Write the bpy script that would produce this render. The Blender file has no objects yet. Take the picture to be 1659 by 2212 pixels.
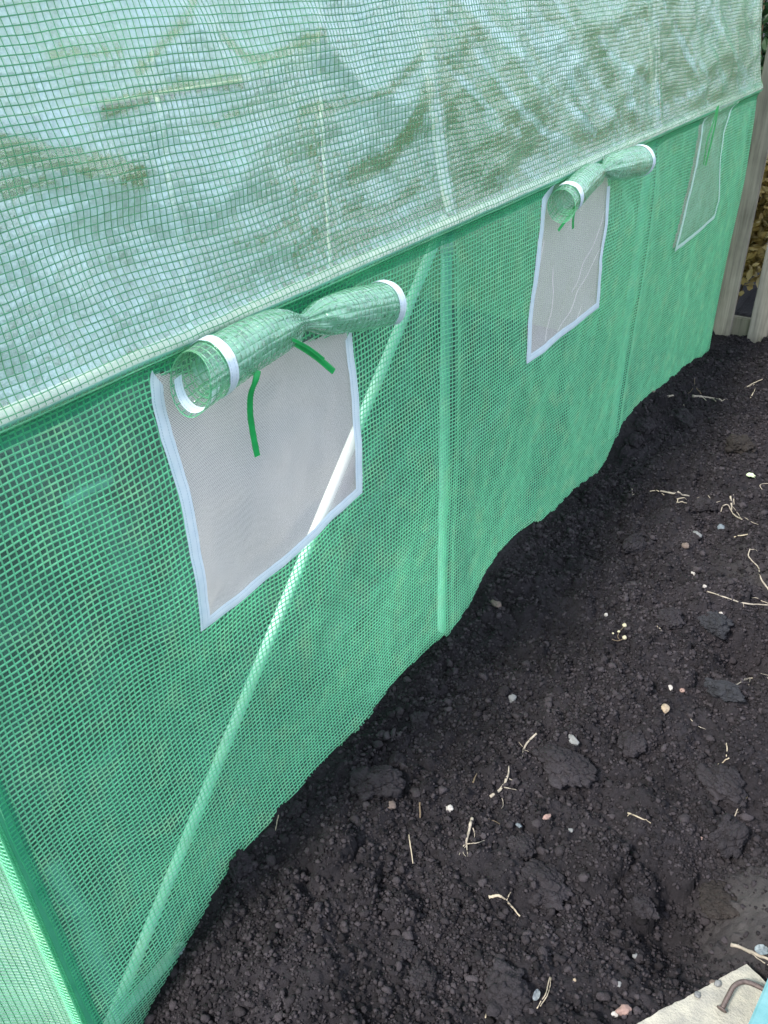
import bpy, bmesh, math, random
import numpy as np
from mathutils import Vector, Matrix

random.seed(7)
RNG = np.random.default_rng(11)
scene = bpy.context.scene
COL = scene.collection

# ------------------------------------------------------------------ camera, sky, sun, exposure
S = 0.8                                   # metres from the lens to the plane of the long wall
CAM = np.array([S, 0.0, 1.745 * S])
PW, PH, FPX = 1659.0, 2212.0, 1811.71     # frame the measurements were taken in
CR = np.array([[0.82069785, -0.29285804, 0.49060087],
               [0.57074225, 0.46019731, -0.68005273],
               [-0.02661429, 0.83812446, 0.5448294]])
cam_d = bpy.data.cameras.new("camera")
cam_d.sensor_fit = 'HORIZONTAL'
cam_d.angle = 2 * math.atan(PW / 2 / FPX)
cam_d.clip_start = 0.02
cam_d.clip_end = 1000
cam = bpy.data.objects.new("camera", cam_d)
COL.objects.link(cam)
M4 = Matrix([list(CR[i]) + [CAM[i]] for i in range(3)] + [[0, 0, 0, 1]])
cam.matrix_world = M4
scene.camera = cam

SUN_EL, SUN_AZ = 48.0, 194.0              # azimuth measured from +y towards +x
world = bpy.data.worlds.new("World")
scene.world = world
world.use_nodes = True
wn = world.node_tree
wn.nodes.clear()
w_out = wn.nodes.new("ShaderNodeOutputWorld")
w_bg = wn.nodes.new("ShaderNodeBackground")
w_sky = wn.nodes.new("ShaderNodeTexSky")
w_sky.sky_type = 'NISHITA'
w_sky.sun_disc = False
w_sky.sun_elevation = math.radians(SUN_EL)
w_sky.sun_rotation = math.radians(SUN_AZ)
w_co = wn.nodes.new("ShaderNodeTexCoord")
w_no = wn.nodes.new("ShaderNodeTexNoise")
w_no.inputs["Scale"].default_value = 2.3
w_no.inputs["Detail"].default_value = 6
w_no.inputs["Roughness"].default_value = 0.6
w_rp = wn.nodes.new("ShaderNodeValToRGB")
w_rp.color_ramp.elements[0].position = 0.36
w_rp.color_ramp.elements[1].position = 0.62
w_mx = wn.nodes.new("ShaderNodeMix")
w_mx.data_type = 'RGBA'
w_mx.inputs[7].default_value = (9.5, 10.6, 12.0, 1)      # bright cloud
wn.links.new(w_co.outputs["Generated"], w_no.inputs["Vector"])
wn.links.new(w_no.outputs["Fac"], w_rp.inputs["Fac"])
wn.links.new(w_rp.outputs["Color"], w_mx.inputs[0])
wn.links.new(w_sky.outputs["Color"], w_mx.inputs[6])
wn.links.new(w_mx.outputs[2], w_bg.inputs["Color"])
w_bg.inputs["Strength"].default_value = 0.10
wn.links.new(w_bg.outputs[0], w_out.inputs[0])

sun_d = bpy.data.lights.new("sun", 'SUN')
sun_d.energy = 3.0
sun_d.angle = math.radians(10)
sun_d.color = (1.0, 0.96, 0.9)
sun = bpy.data.objects.new("sun", sun_d)
COL.objects.link(sun)
_sd = Vector((math.sin(math.radians(SUN_AZ)) * math.cos(math.radians(SUN_EL)),
              math.cos(math.radians(SUN_AZ)) * math.cos(math.radians(SUN_EL)), math.sin(math.radians(SUN_EL))))
sun.rotation_euler = _sd.to_track_quat('Z', 'Y').to_euler()

scene.view_settings.view_transform = 'Standard'
scene.view_settings.look = 'None'
scene.view_settings.gamma = 1
scene.view_settings.exposure = 1.34
scene.render.engine = 'CYCLES'
scene.cycles.transparent_max_bounces = 24
scene.cycles.max_bounces = 10
scene.cycles.diffuse_bounces = 4
scene.cycles.caustics_reflective = False
scene.cycles.caustics_refractive = False

# ------------------------------------------------------------------ measuring helpers
def ray(p):
    v = CR @ np.array([p[0] - PW / 2, -(p[1] - PH / 2), -FPX])
    return v / np.linalg.norm(v)
def onx(p, x=0.0):
    r = ray(p); t = (x - CAM[0]) / r[0]; return CAM + r * t
def ony(p, y):
    r = ray(p); t = (y - CAM[1]) / r[1]; return CAM + r * t
def onz(p, z):
    r = ray(p); t = (z - CAM[2]) / r[2]; return CAM + r * t

# ------------------------------------------------------------------ noise
def _h(ix, iy, iz, s):
    n = (ix.astype(np.int64) * 374761393 + iy.astype(np.int64) * 668265263 + iz.astype(np.int64) * 2147483647 + s * 1274126177) & 0xFFFFFFFF
    n = ((n ^ (n >> 13)) * 1274126177) & 0xFFFFFFFF
    n = ((n ^ (n >> 16)) * 2246822519) & 0xFFFFFFFF
    return ((n ^ (n >> 15)) & 0xFFFFFF) / float(0xFFFFFF)
def vnoise(x, y, z=0.0, seed=0):
    x, y, z = np.broadcast_arrays(np.asarray(x, float), np.asarray(y, float), np.asarray(z, float))
    fx, fy, fz = np.floor(x), np.floor(y), np.floor(z)
    tx, ty, tz = x - fx, y - fy, z - fz
    sx, sy, sz = [t * t * t * (t * (t * 6 - 15) + 10) for t in (tx, ty, tz)]
    r = 0
    for dx in (0, 1):
        for dy in (0, 1):
            for dz in (0, 1):
                w = (sx if dx else 1 - sx) * (sy if dy else 1 - sy) * (sz if dz else 1 - sz)
                r = r + w * _h(fx + dx, fy + dy, fz + dz, seed)
    return r * 2 - 1
def fbm(x, y, z=0.0, oct=4, seed=0, gain=0.5):
    r, a = 0, 1.0
    x, y, z = np.asarray(x, float), np.asarray(y, float), np.asarray(z, float)
    for o in range(oct):
        r = r + a * vnoise(x, y, z, seed + o * 17)
        a *= gain
        x, y, z = 2.03 * (0.64 * x + 0.60 * y - 0.48 * z), 2.03 * (-0.768 * x + 0.50 * y - 0.40 * z), 2.03 * (0.0 * x + 0.624 * y + 0.781 * z)
    return r
def sstep(a, b, x):
    t = np.clip((np.asarray(x, float) - a) / (b - a), 0, 1); return t * t * (3 - 2 * t)

# ------------------------------------------------------------------ mesh / object helpers
def mesh_np(name, V, F4=None, F3=None, smooth=True, attrs=None, uv=None):
    me = bpy.data.meshes.new(name)
    V = np.asarray(V, np.float32)
    polys, n4, n3 = [], 0, 0
    loops = []
    if F4 is not None and len(F4): loops.append(np.asarray(F4, np.int32).ravel()); n4 = len(F4)
    if F3 is not None and len(F3): loops.append(np.asarray(F3, np.int32).ravel()); n3 = len(F3)
    L = np.concatenate(loops)
    me.vertices.add(len(V)); me.vertices.foreach_set("co", V.ravel())
    me.loops.add(len(L)); me.loops.foreach_set("vertex_index", L)
    me.polygons.add(n4 + n3)
    st = np.concatenate([np.arange(n4) * 4, n4 * 4 + np.arange(n3) * 3]).astype(np.int32)
    me.polygons.foreach_set("loop_start", st)
    me.polygons.foreach_set("use_smooth", np.full(n4 + n3, smooth))
    if uv is not None:
        ul = me.uv_layers.new(name="UVMap")
        ul.data.foreach_set("uv", np.asarray(uv, np.float32)[L].ravel())
    for k, a in (attrs or {}).items():
        at = me.attributes.new(k, 'FLOAT', 'POINT'); at.data.foreach_set("value", np.asarray(a, np.float32).ravel())
    me.update(calc_edges=True)
    me.validate()
    return me
def obj(name, me, mat=None, parent=None, label=None, cat=None, group=None, kind=None):
    o = bpy.data.objects.new(name, me)
    COL.objects.link(o)
    if mat is not None and me is not None and not me.materials: me.materials.append(mat)
    if parent is not None: o.parent = parent
    if label: o["label"] = label
    if cat: o["category"] = cat
    if group: o["group"] = group
    if kind: o["kind"] = kind
    return o
def grid_faces(nu, nv, wrap_v=False):
    i = np.arange(nu - 1)[:, None]; j = np.arange(nv if wrap_v else nv - 1)[None, :]
    a = i * nv + j; b = (i + 1) * nv + j; c = (i + 1) * nv + (j + 1) % nv; d = i * nv + (j + 1) % nv
    return np.stack([a, b, c, d], -1).reshape(-1, 4)
def smooth_path(P, n):
    P = np.asarray(P, float)
    d = np.r_[0, np.cumsum(np.linalg.norm(np.diff(P, axis=0), axis=1))]
    t = np.linspace(0, d[-1], n)
    if len(P) < 3: return np.stack([np.interp(t, d, P[:, k]) for k in range(P.shape[1])], 1)
    m = np.gradient(P, d, axis=0)
    out = np.zeros((n, P.shape[1]))
    k = np.clip(np.searchsorted(d, t, side='right') - 1, 0, len(P) - 2)
    h = d[k + 1] - d[k]; s = ((t - d[k]) / h)[:, None]; h = h[:, None]
    return ((2*s**3-3*s**2+1)*P[k] + (s**3-2*s**2+s)*h*m[k] + (-2*s**3+3*s**2)*P[k+1] + (s**3-s**2)*h*m[k+1])
def tube_arrays(P, R, k=8, caps=True):
    P = np.asarray(P, float); n = len(P)
    R = np.broadcast_to(np.asarray(R, float), (n,))
    T = np.gradient(P, axis=0); T /= np.linalg.norm(T, axis=1)[:, None] + 1e-12
    up = np.array([0, 0, 1.0]) if abs(T[0][2]) < 0.9 else np.array([0, 1.0, 0])
    N = np.cross(T, up); N /= np.linalg.norm(N, axis=1)[:, None] + 1e-12
    B = np.cross(T, N)
    a = np.linspace(0, 2 * np.pi, k, endpoint=False)
    V = P[:, None, :] + R[:, None, None] * (np.cos(a)[None, :, None] * N[:, None, :] + np.sin(a)[None, :, None] * B[:, None, :])
    V = V.reshape(-1, 3); F = grid_faces(n, k, True); F3 = []
    if caps:
        V = np.vstack([V, P[0], P[-1]]); c0, c1 = n * k, n * k + 1
        for j in range(k):
            F3.append((c0, j, (j + 1) % k)); F3.append((c1, (n - 1) * k + (j + 1) % k, (n - 1) * k + j))
    return V, F, np.array(F3, int).reshape(-1, 3)
class Acc:
    def __init__(s): s.V = []; s.F4 = []; s.F3 = []; s.n = 0
    def add(s, V, F4=None, F3=None):
        if F4 is not None and len(F4): s.F4.append(np.asarray(F4) + s.n)
        if F3 is not None and len(F3): s.F3.append(np.asarray(F3) + s.n)
        s.V.append(np.asarray(V, float)); s.n += len(V)
    def mesh(s, name, smooth=True):
        return mesh_np(name, np.vstack(s.V), np.vstack(s.F4) if s.F4 else None, np.vstack(s.F3) if s.F3 else None, smooth)
_ico = {}
def ico(sub):
    if sub not in _ico:
        bm = bmesh.new(); bmesh.ops.create_icosphere(bm, subdivisions=sub, radius=1)
        bm.verts.ensure_lookup_table()
        _ico[sub] = (np.array([v.co[:] for v in bm.verts]), np.array([[v.index for v in f.verts] for f in bm.faces])); bm.free()
    return _ico[sub]

# ------------------------------------------------------------------ materials
def new_mat(name):
    m = bpy.data.materials.new(name); m.use_nodes = True
    nt = m.node_tree; nt.nodes.clear()
    out = nt.nodes.new("ShaderNodeOutputMaterial")
    return m, nt, out
def N(nt, t, **kw):
    n = nt.nodes.new(t)
    for k, v in kw.items():
        if hasattr(n, k) and k not in n.inputs: setattr(n, k, v)
        else: n.inputs[k].default_value = v
    return n
def math_n(nt, op, a, b=None, c=None, clamp=False):
    n = nt.nodes.new("ShaderNodeMath"); n.operation = op; n.use_clamp = clamp
    for i, v in enumerate((a, b, c)):
        if v is None: continue
        if isinstance(v, (int, float)): n.inputs[i].default_value = v
        else: nt.links.new(v, n.inputs[i])
    return n.outputs[0]
def ramp(nt, fac, stops):
    r = nt.nodes.new("ShaderNodeValToRGB")
    e = r.color_ramp.elements
    while len(e) < len(stops): e.new(0.5)
    for i, (p, c) in enumerate(stops):
        e[i].position = p; e[i].color = (*c, 1) if len(c) == 3 else c
    nt.links.new(fac, r.inputs[0]); return r.outputs[0]
def noise(nt, vec, scale, detail=4, rough=0.55):
    n = nt.nodes.new("ShaderNodeTexNoise"); n.inputs["Scale"].default_value = scale
    n.inputs["Detail"].default_value = detail; n.inputs["Roughness"].default_value = rough
    if vec is not None: nt.links.new(vec, n.inputs["Vector"])
    return n.outputs["Fac"]
def bump(nt, h, strength, dist):
    b = nt.nodes.new("ShaderNodeBump"); b.inputs["Strength"].default_value = strength
    b.inputs["Distance"].default_value = dist; nt.links.new(h, b.inputs["Height"]); return b.outputs[0]
def mix_sh(nt, fac, a, b):
    m = nt.nodes.new("ShaderNodeMixShader")
    if isinstance(fac, (int, float)): m.inputs[0].default_value = fac
    else: nt.links.new(fac, m.inputs[0])
    nt.links.new(a, m.inputs[1]); nt.links.new(b, m.inputs[2]); return m.outputs[0]
def attr(nt, name):
    a = nt.nodes.new("ShaderNodeAttribute"); a.attribute_name = name; return a.outputs["Fac"]

PITCH, PV_WALL, PV_ROOF = 0.0092, 0.0088, 0.0093     # spacing of the scrim threads
def thin_fresnel(nt, ior, nrm=None):
    g = nt.nodes.new("ShaderNodeNewGeometry"); fr = nt.nodes.new("ShaderNodeFresnel")
    i = math_n(nt, 'SUBTRACT', ior, math_n(nt, 'MULTIPLY', g.outputs["Backfacing"], ior - 1 / ior))
    nt.links.new(i, fr.inputs["IOR"])
    if nrm is not None: nt.links.new(nrm, fr.inputs["Normal"])
    return fr.outputs[0]
def film_material(name, haze_lo, haze_hi, tint, milk, use_attr=False, gloss=1.0, rough=0.16, grid=False, puff=0.5, crinkle=0.9, zgrad=False, bigb=1.4, extra=0.4):
    m, nt, out = new_mat(name)
    tc = nt.nodes.new("ShaderNodeTexCoord"); uv = tc.outputs["UV"]
    geo = tc.outputs["Object"]
    # one little cushion of film in every square of the scrim
    sep = nt.nodes.new("ShaderNodeSeparateXYZ"); nt.links.new(uv, sep.inputs[0])
    sx = math_n(nt, 'ABSOLUTE', math_n(nt, 'SINE', math_n(nt, 'MULTIPLY', sep.outputs[0], math.pi / PITCH)))
    sy = math_n(nt, 'ABSOLUTE', math_n(nt, 'SINE', math_n(nt, 'MULTIPLY', sep.outputs[1], math.pi / PITCH)))
    puffn = math_n(nt, 'POWER', math_n(nt, 'MULTIPLY', sx, sy), 0.4)
    fl = nt.nodes.new("ShaderNodeVectorMath"); fl.operation = 'FLOOR'
    sc_ = nt.nodes.new("ShaderNodeVectorMath"); sc_.operation = 'SCALE'; sc_.inputs["Scale"].default_value = 1 / PITCH
    nt.links.new(uv, sc_.inputs[0]); nt.links.new(sc_.outputs[0], fl.inputs[0])
    wh = nt.nodes.new("ShaderNodeTexWhiteNoise"); wh.noise_dimensions = '2D'; nt.links.new(fl.outputs[0], wh.inputs["Vector"])
    cell = wh.outputs["Value"]
    puffn = math_n(nt, 'MULTIPLY', puffn, math_n(nt, 'ADD', 0.35, math_n(nt, 'MULTIPLY', cell, 1.3)))
    crink = noise(nt, geo, 130, 3, 0.6)
    big = noise(nt, geo, 26, 3, 0.55)
    h = math_n(nt, 'ADD', math_n(nt, 'MULTIPLY', puffn, puff), math_n(nt, 'ADD', math_n(nt, 'MULTIPLY', crink, crinkle), math_n(nt, 'MULTIPLY', big, bigb)))
    nrm = bump(nt, h, 0.7, 0.0022)
    if use_attr:
        spk = noise(nt, geo, 150, 2, 0.6)
        mott = noise(nt, geo, 48, 4, 0.6)
        hz = math_n(nt, 'ADD', math_n(nt, 'ADD', attr(nt, "haze"), math_n(nt, 'MULTIPLY', math_n(nt, 'SUBTRACT', cell, 0.5), 0.34)), math_n(nt, 'ADD', math_n(nt, 'MULTIPLY', math_n(nt, 'SUBTRACT', spk, 0.5), 0.6), math_n(nt, 'MULTIPLY', math_n(nt, 'SUBTRACT', mott, 0.5), 0.5)))
        mr = nt.nodes.new("ShaderNodeMapRange"); mr.interpolation_type = 'SMOOTHSTEP'
        mr.inputs[1].default_value = 0.36; mr.inputs[2].default_value = 0.54
        mr.inputs[3].default_value = haze_lo; mr.inputs[4].default_value = haze_hi
        nt.links.new(hz, mr.inputs[0]); haze = math_n(nt, 'ADD', mr.outputs[0], math_n(nt, 'MULTIPLY', math_n(nt, 'SUBTRACT', hz, 0.56, clamp=True), extra))
        haze = math_n(nt, 'ADD', haze, math_n(nt, 'MULTIPLY', math_n(nt, 'SUBTRACT', noise(nt, geo, 7, 4, 0.6), 0.5), 0.5), clamp=True)
    else:
        mr = nt.nodes.new("ShaderNodeMapRange")
        mr.inputs[1].default_value = 0.38; mr.inputs[2].default_value = 0.66
        mr.inputs[3].default_value = haze_lo; mr.inputs[4].default_value = haze_hi
        nt.links.new(noise(nt, geo, 11, 5, 0.62), mr.inputs[0]); haze = math_n(nt, 'ADD', mr.outputs[0], math_n(nt, 'MULTIPLY', attr(nt, "scuff_glare"), math_n(nt, 'ADD', 0.4, noise(nt, geo, 90, 3))), clamp=True)
    if zgrad:                                  # mist clings to the upper film and thins out downwards
        sz = nt.nodes.new("ShaderNodeSeparateXYZ"); nt.links.new(geo, sz.inputs[0])
        zr = nt.nodes.new("ShaderNodeMapRange"); zr.interpolation_type = 'SMOOTHSTEP'
        zr.inputs[1].default_value = 0.25; zr.inputs[2].default_value = 1.5; zr.inputs[3].default_value = 0.28; zr.inputs[4].default_value = 1.0
        nt.links.new(sz.outputs[2], zr.inputs[0]); haze = math_n(nt, 'MULTIPLY', haze, zr.outputs[0])
    tr = N(nt, "ShaderNodeBsdfTransparent", Color=(*tint, 1))
    df = N(nt, "ShaderNodeBsdfDiffuse", Color=(*milk, 1)); nt.links.new(nrm, df.inputs["Normal"])
    tl = N(nt, "ShaderNodeBsdfTranslucent", Color=(*milk, 1)); nt.links.new(nrm, tl.inputs["Normal"])
    milky = mix_sh(nt, 0.55, df.outputs[0], tl.outputs[0])
    body = mix_sh(nt, haze, tr.outputs[0], milky)
    if grid:                                   # far side of the tunnel: its scrim is drawn in the sheet itself
        lin = math_n(nt, 'MAXIMUM', math_n(nt, 'LESS_THAN', sx, 0.42), math_n(nt, 'LESS_THAN', sy, 0.42))
        gd = N(nt, "ShaderNodeBsdfDiffuse", Color=(0.17, 0.31, 0.14, 1)); gt = N(nt, "ShaderNodeBsdfTranslucent", Color=(0.26, 0.40, 0.19, 1))
        body = mix_sh(nt, lin, body, mix_sh(nt, 0.5, gd.outputs[0], gt.outputs[0]))
    gl = N(nt, "ShaderNodeBsdfGlossy", Color=(1, 1, 1, 1), Roughness=rough); nt.links.new(nrm, gl.inputs["Normal"])
    fac = math_n(nt, 'MULTIPLY', thin_fresnel(nt, 1.5, nrm), gloss, clamp=True)
    nt.links.new(mix_sh(nt, fac, body, gl.outputs[0]), out.inputs[0])
    return m

def thread_material(name, core, edge, clear=0.38):
    m, nt, out = new_mat(name)
    tc = nt.nodes.new("ShaderNodeTexCoord")
    c = ramp(nt, attr(nt, "core"), [(0.0, edge), (0.70, edge), (0.90, core), (1.0, core)])
    var = noise(nt, tc.outputs["Object"], 40, 3)
    lime = nt.nodes.new("ShaderNodeMix"); lime.data_type = 'RGBA'          # bleached, beige-lime lengths of thread
    nt.links.new(math_n(nt, 'MULTIPLY', math_n(nt, 'SUBTRACT', noise(nt, tc.outputs["Object"], 17, 4), 0.5, clamp=True), 2.6, clamp=True), lime.inputs[0])
    nt.links.new(c, lime.inputs[6]); lime.inputs[7].default_value = (min(1, edge[0] * 1.65), edge[1] * 0.98, edge[2] * 0.95, 1); c = lime.outputs[2]
    hv = nt.nodes.new("ShaderNodeHueSaturation"); nt.links.new(c, hv.inputs["Color"])
    nt.links.new(math_n(nt, 'ADD', 0.72, math_n(nt, 'MULTIPLY', var, 0.56)), hv.inputs["Value"])
    p = N(nt, "ShaderNodeBsdfDiffuse"); nt.links.new(hv.outputs[0], p.inputs["Color"])
    t = N(nt, "ShaderNodeBsdfTranslucent"); nt.links.new(hv.outputs[0], t.inputs["Color"])
    gl = N(nt, "ShaderNodeBsdfGlossy", Roughness=0.28)
    body = mix_sh(nt, thin_fresnel(nt, 1.45), mix_sh(nt, 0.4, p.outputs[0], t.outputs[0]), gl.outputs[0])
    tr = N(nt, "ShaderNodeBsdfTransparent", Color=(0.80, 0.96, 0.86, 1))
    see = nt.nodes.new("ShaderNodeMapRange"); see.inputs[1].default_value = 0.35; see.inputs[2].default_value = 0.9
    see.inputs[3].default_value = clear; see.inputs[4].default_value = 0.0; nt.links.new(attr(nt, "core"), see.inputs[0])
    nt.links.new(mix_sh(nt, see.outputs[0], body, tr.outputs[0]), out.inputs[0])
    return m

def plain(name, col, rough=0.6, var=0.25, vscale=30, bscale=None, bstr=0.3, bdist=0.001, metal=0.0, col2=None, spec=0.5, detail=5, coord="Object"):
    m, nt, out = new_mat(name)
    tc = nt.nodes.new("ShaderNodeTexCoord")
    p = N(nt, "ShaderNodeBsdfPrincipled", Roughness=rough, Metallic=metal)
    p.inputs["Specular IOR Level"].default_value = spec
    c2 = col2 or tuple(x * (1 - var) for x in col)
    nf = noise(nt, tc.outputs[coord], vscale, detail, 0.6)
    nt.links.new(ramp(nt, nf, [(0.32, c2), (0.68, col)]), p.inputs["Base Color"])
    if bscale: nt.links.new(bump(nt, noise(nt, tc.outputs[coord], bscale, 5, 0.65), bstr, bdist), p.inputs["Normal"])
    nt.links.new(p.outputs[0], out.inputs[0]); return m

M_FILM_WALL = film_material("clear_wall_film", 0.12, 0.27, (0.64, 0.92, 0.86), (0.22, 0.64, 0.53), gloss=0.8, puff=0.5)
M_FILM_ROOF = film_material("misted_roof_film", 0.08, 0.40, (0.86, 0.92, 0.82), (0.62, 0.83, 0.88), use_attr=True, gloss=2.3, rough=0.09, puff=0.6, bigb=2.4, extra=0.85)
M_FILM_BACK = film_material("far_side_film", 0.55, 0.75, (0.78, 0.86, 0.70), (0.34, 0.49, 0.32), gloss=0.6, grid=True, zgrad=True)
M_FILM_ROLL = film_material("rolled_film", 0.08, 0.46, (0.90, 0.98, 0.94), (0.42, 0.82, 0.63), use_attr=True, gloss=2.0, rough=0.12, puff=0.9, crinkle=0.45)
M_FILM_END = film_material("end_film", 0.6, 0.85, (0.8, 0.95, 0.88), (0.50, 0.86, 0.72), gloss=0.8)
M_FILM_FLAP = film_material("flap_film", 0.50, 0.72, (0.85, 0.97, 0.9), (0.52, 0.88, 0.72), gloss=1.0)
M_THREAD_ROLL = thread_material("green_scrim_roll", (0.025, 0.28, 0.13), (0.20, 0.58, 0.33))
M_THREAD_WALL = thread_material("green_scrim", (0.025, 0.31, 0.165), (0.29, 0.80, 0.49), 0.24)
M_THREAD_ROOF = thread_material("green_scrim_roof", (0.015, 0.17, 0.085), (0.14, 0.46, 0.24))
M_PIPE = plain("pale_coated_steel", (0.84, 0.85, 0.80), rough=0.3, var=0.12, vscale=12)
M_POST = plain("green_grey_coated_post", (0.34, 0.56, 0.47), rough=0.4, var=0.12, vscale=12)
M_RIBBON = plain("green_ribbon", (0.018, 0.42, 0.10), rough=0.5, var=0.25, vscale=60, bscale=900, bstr=0.3)
M_SEAM = plain("green_seam_tape", (0.05, 0.36, 0.20), rough=0.6, var=0.2, vscale=40)

def tape_material():
    m, nt, out = new_mat("white_binding_tape")
    tc = nt.nodes.new("ShaderNodeTexCoord"); sep = nt.nodes.new("ShaderNodeSeparateXYZ"); nt.links.new(tc.outputs["UV"], sep.inputs[0])
    a, l = sep.outputs[0], sep.outputs[1]     # across 0..1, along in metres
    def line(pos):
        return math_n(nt, 'LESS_THAN', math_n(nt, 'ABSOLUTE', math_n(nt, 'SUBTRACT', a, pos)), 0.028)
    dash = math_n(nt, 'GREATER_THAN', math_n(nt, 'SINE', math_n(nt, 'MULTIPLY', l, 2 * math.pi / 0.0042)), -0.65)
    st = math_n(nt, 'MULTIPLY', math_n(nt, 'MAXIMUM', line(0.2), line(0.72)), dash)
    weave = math_n(nt, 'SINE', math_n(nt, 'MULTIPLY', l, 2 * math.pi / 0.0016))
    p = N(nt, "ShaderNodeBsdfPrincipled", Roughness=0.7)
    mx = nt.nodes.new("ShaderNodeMix"); mx.data_type = 'RGBA'
    nt.links.new(math_n(nt, 'MULTIPLY', st, 0.7), mx.inputs[0])
    mott = noise(nt, tc.outputs["Object"], 60, 3)
    nt.links.new(ramp(nt, mott, [(0.3, (0.66, 0.76, 0.86)), (0.7, (0.78, 0.85, 0.92))]), mx.inputs[6])
    mx.inputs[7].default_value = (0.25, 0.38, 0.5, 1)
    nt.links.new(mx.outputs[2], p.inputs["Base Color"])
    nt.links.new(bump(nt, math_n(nt, 'ADD', math_n(nt, 'MULTIPLY', weave, 0.2), math_n(nt, 'MULTIPLY', st, -0.8)), 0.5, 0.0006), p.inputs["Normal"])
    t = N(nt, "ShaderNodeBsdfTranslucent", Color=(0.7, 0.82, 0.9, 1))
    nt.links.new(mix_sh(nt, 0.25, p.outputs[0], t.outputs[0]), out.inputs[0])
    return m
M_TAPE = tape_material()

def net_material():
    m, nt, out = new_mat("white_insect_netting")
    tc = nt.nodes.new("ShaderNodeTexCoord"); sep = nt.nodes.new("ShaderNodeSeparateXYZ"); nt.links.new(tc.outputs["UV"], sep.inputs[0])
    q = 0.0021
    sx = math_n(nt, 'ABSOLUTE', math_n(nt, 'SINE', math_n(nt, 'MULTIPLY', sep.outputs[0], math.pi / q)))
    sy = math_n(nt, 'ABSOLUTE', math_n(nt, 'SINE', math_n(nt, 'MULTIPLY', sep.outputs[1], math.pi / q)))
    hole = math_n(nt, 'GREATER_THAN', math_n(nt, 'MULTIPLY', sx, sy), 0.50)
    d = N(nt, "ShaderNodeBsdfDiffuse", Color=(0.80, 0.75, 0.77, 1)); t = N(nt, "ShaderNodeBsdfTranslucent", Color=(0.80, 0.75, 0.77, 1))
    tr = N(nt, "ShaderNodeBsdfTransparent")
    nt.links.new(mix_sh(nt, hole, mix_sh(nt, 0.4, d.outputs[0], t.outputs[0]), tr.outputs[0]), out.inputs[0])
    return m
M_NET = net_material()

def soil_material(name, dark, mid, island=False, packed=None):
    m, nt, out = new_mat(name)
    tc = nt.nodes.new("ShaderNodeTexCoord"); v = tc.outputs["Object"]
    p = N(nt, "ShaderNodeBsdfPrincipled", Roughness=0.88); p.inputs["Specular IOR Level"].default_value = 0.14
    f = math_n(nt, 'ADD', math_n(nt, 'MULTIPLY', noise(nt, v, 7, 5, 0.6), 0.55), math_n(nt, 'MULTIPLY', noise(nt, v, 160, 4, 0.7), 0.45))
    if island:
        g = nt.nodes.new("ShaderNodeNewGeometry")
        f = math_n(nt, 'ADD', math_n(nt, 'MULTIPLY', f, 0.6), math_n(nt, 'MULTIPLY', g.outputs["Random Per Island"], 0.4))
    c = ramp(nt, f, [(0.3, dark), (0.55, mid), (0.78, tuple(min(1, x * 1.9) for x in mid))])
    if packed:                                 # drier, trodden crust
        mx = nt.nodes.new("ShaderNodeMix"); mx.data_type = 'RGBA'
        nt.links.new(math_n(nt, 'MULTIPLY', attr(nt, "packed"), math_n(nt, 'ADD', 0.45, noise(nt, v, 30, 4)), clamp=True), mx.inputs[0])
        nt.links.new(c, mx.inputs[6]); mx.inputs[7].default_value = (*packed, 1); c = mx.outputs[2]
    nt.links.new(c, p.inputs["Base Color"])
    h = math_n(nt, 'ADD', noise(nt, v, 240, 4, 0.7), math_n(nt, 'MULTIPLY', noise(nt, v, 900, 3, 0.7), 0.4))
    nt.links.new(bump(nt, h, 0.9, 0.004), p.inputs["Normal"])
    nt.links.new(p.outputs[0], out.inputs[0]); return m
M_SOIL = soil_material("dark_garden_soil", (0.008, 0.0071, 0.0083), (0.021, 0.0182, 0.0208), packed=(0.058, 0.0525, 0.052))
M_CRUMB = soil_material("soil_crumb", (0.0095, 0.0082, 0.0092), (0.032, 0.0272, 0.0300), True)
M_CLOD = soil_material("soil_clod", (0.0115, 0.0102, 0.0115), (0.032, 0.0278, 0.0312))
M_CLOD_GREY = soil_material("grey_clay_clod", (0.017, 0.0175, 0.020), (0.034, 0.034, 0.039))
M_CLOD_BROWN = soil_material("brown_fibrous_clod", (0.015, 0.0125, 0.0115), (0.030, 0.025, 0.023))

# ------------------------------------------------------------------ ground: one sheet to the horizon
CONTACT = [(0.1, -0.30), (0.33, -0.26)]
for p_ in [(310, 2212), (395, 2050), (480, 1905), (540, 1825), (600, 1750), (700, 1640), (780, 1555), (850, 1475), (915, 1412), (962, 1380), (991, 1340), (1014, 1313), (1047, 1250), (1080, 1190),
           (1125, 1150), (1170, 1120), (1250, 1055), (1300, 1010), (1322, 965), (1345, 915), (1400, 855), (1435, 825), (1470, 800), (1525, 770)]:
    q_ = onx(p_, 0.0) / S; CONTACT.append((q_[1], q_[2]))
CONTACT.append((4.7, 0.0))
_cy = np.array([c[0] for c in CONTACT]) * S; _cz = np.array([c[1] for c in CONTACT]) * S
_yy = np.linspace(_cy[0], _cy[-1], 1600); _kk = np.exp(-np.linspace(-2.2, 2.2, 45) ** 2); _kk /= _kk.sum()
_cz = np.convolve(np.pad(np.interp(_yy, _cy, _cz), 22, mode='edge'), _kk, 'valid'); _cy = _yy
YA, YB = 0.333 * S, 4.317 * S
HOLE = onz((1625, 1400), 0.0); HOLL = onz((1490, 1990), 0.0); RIM = onz((1600, 1960), 0.0)
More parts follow.
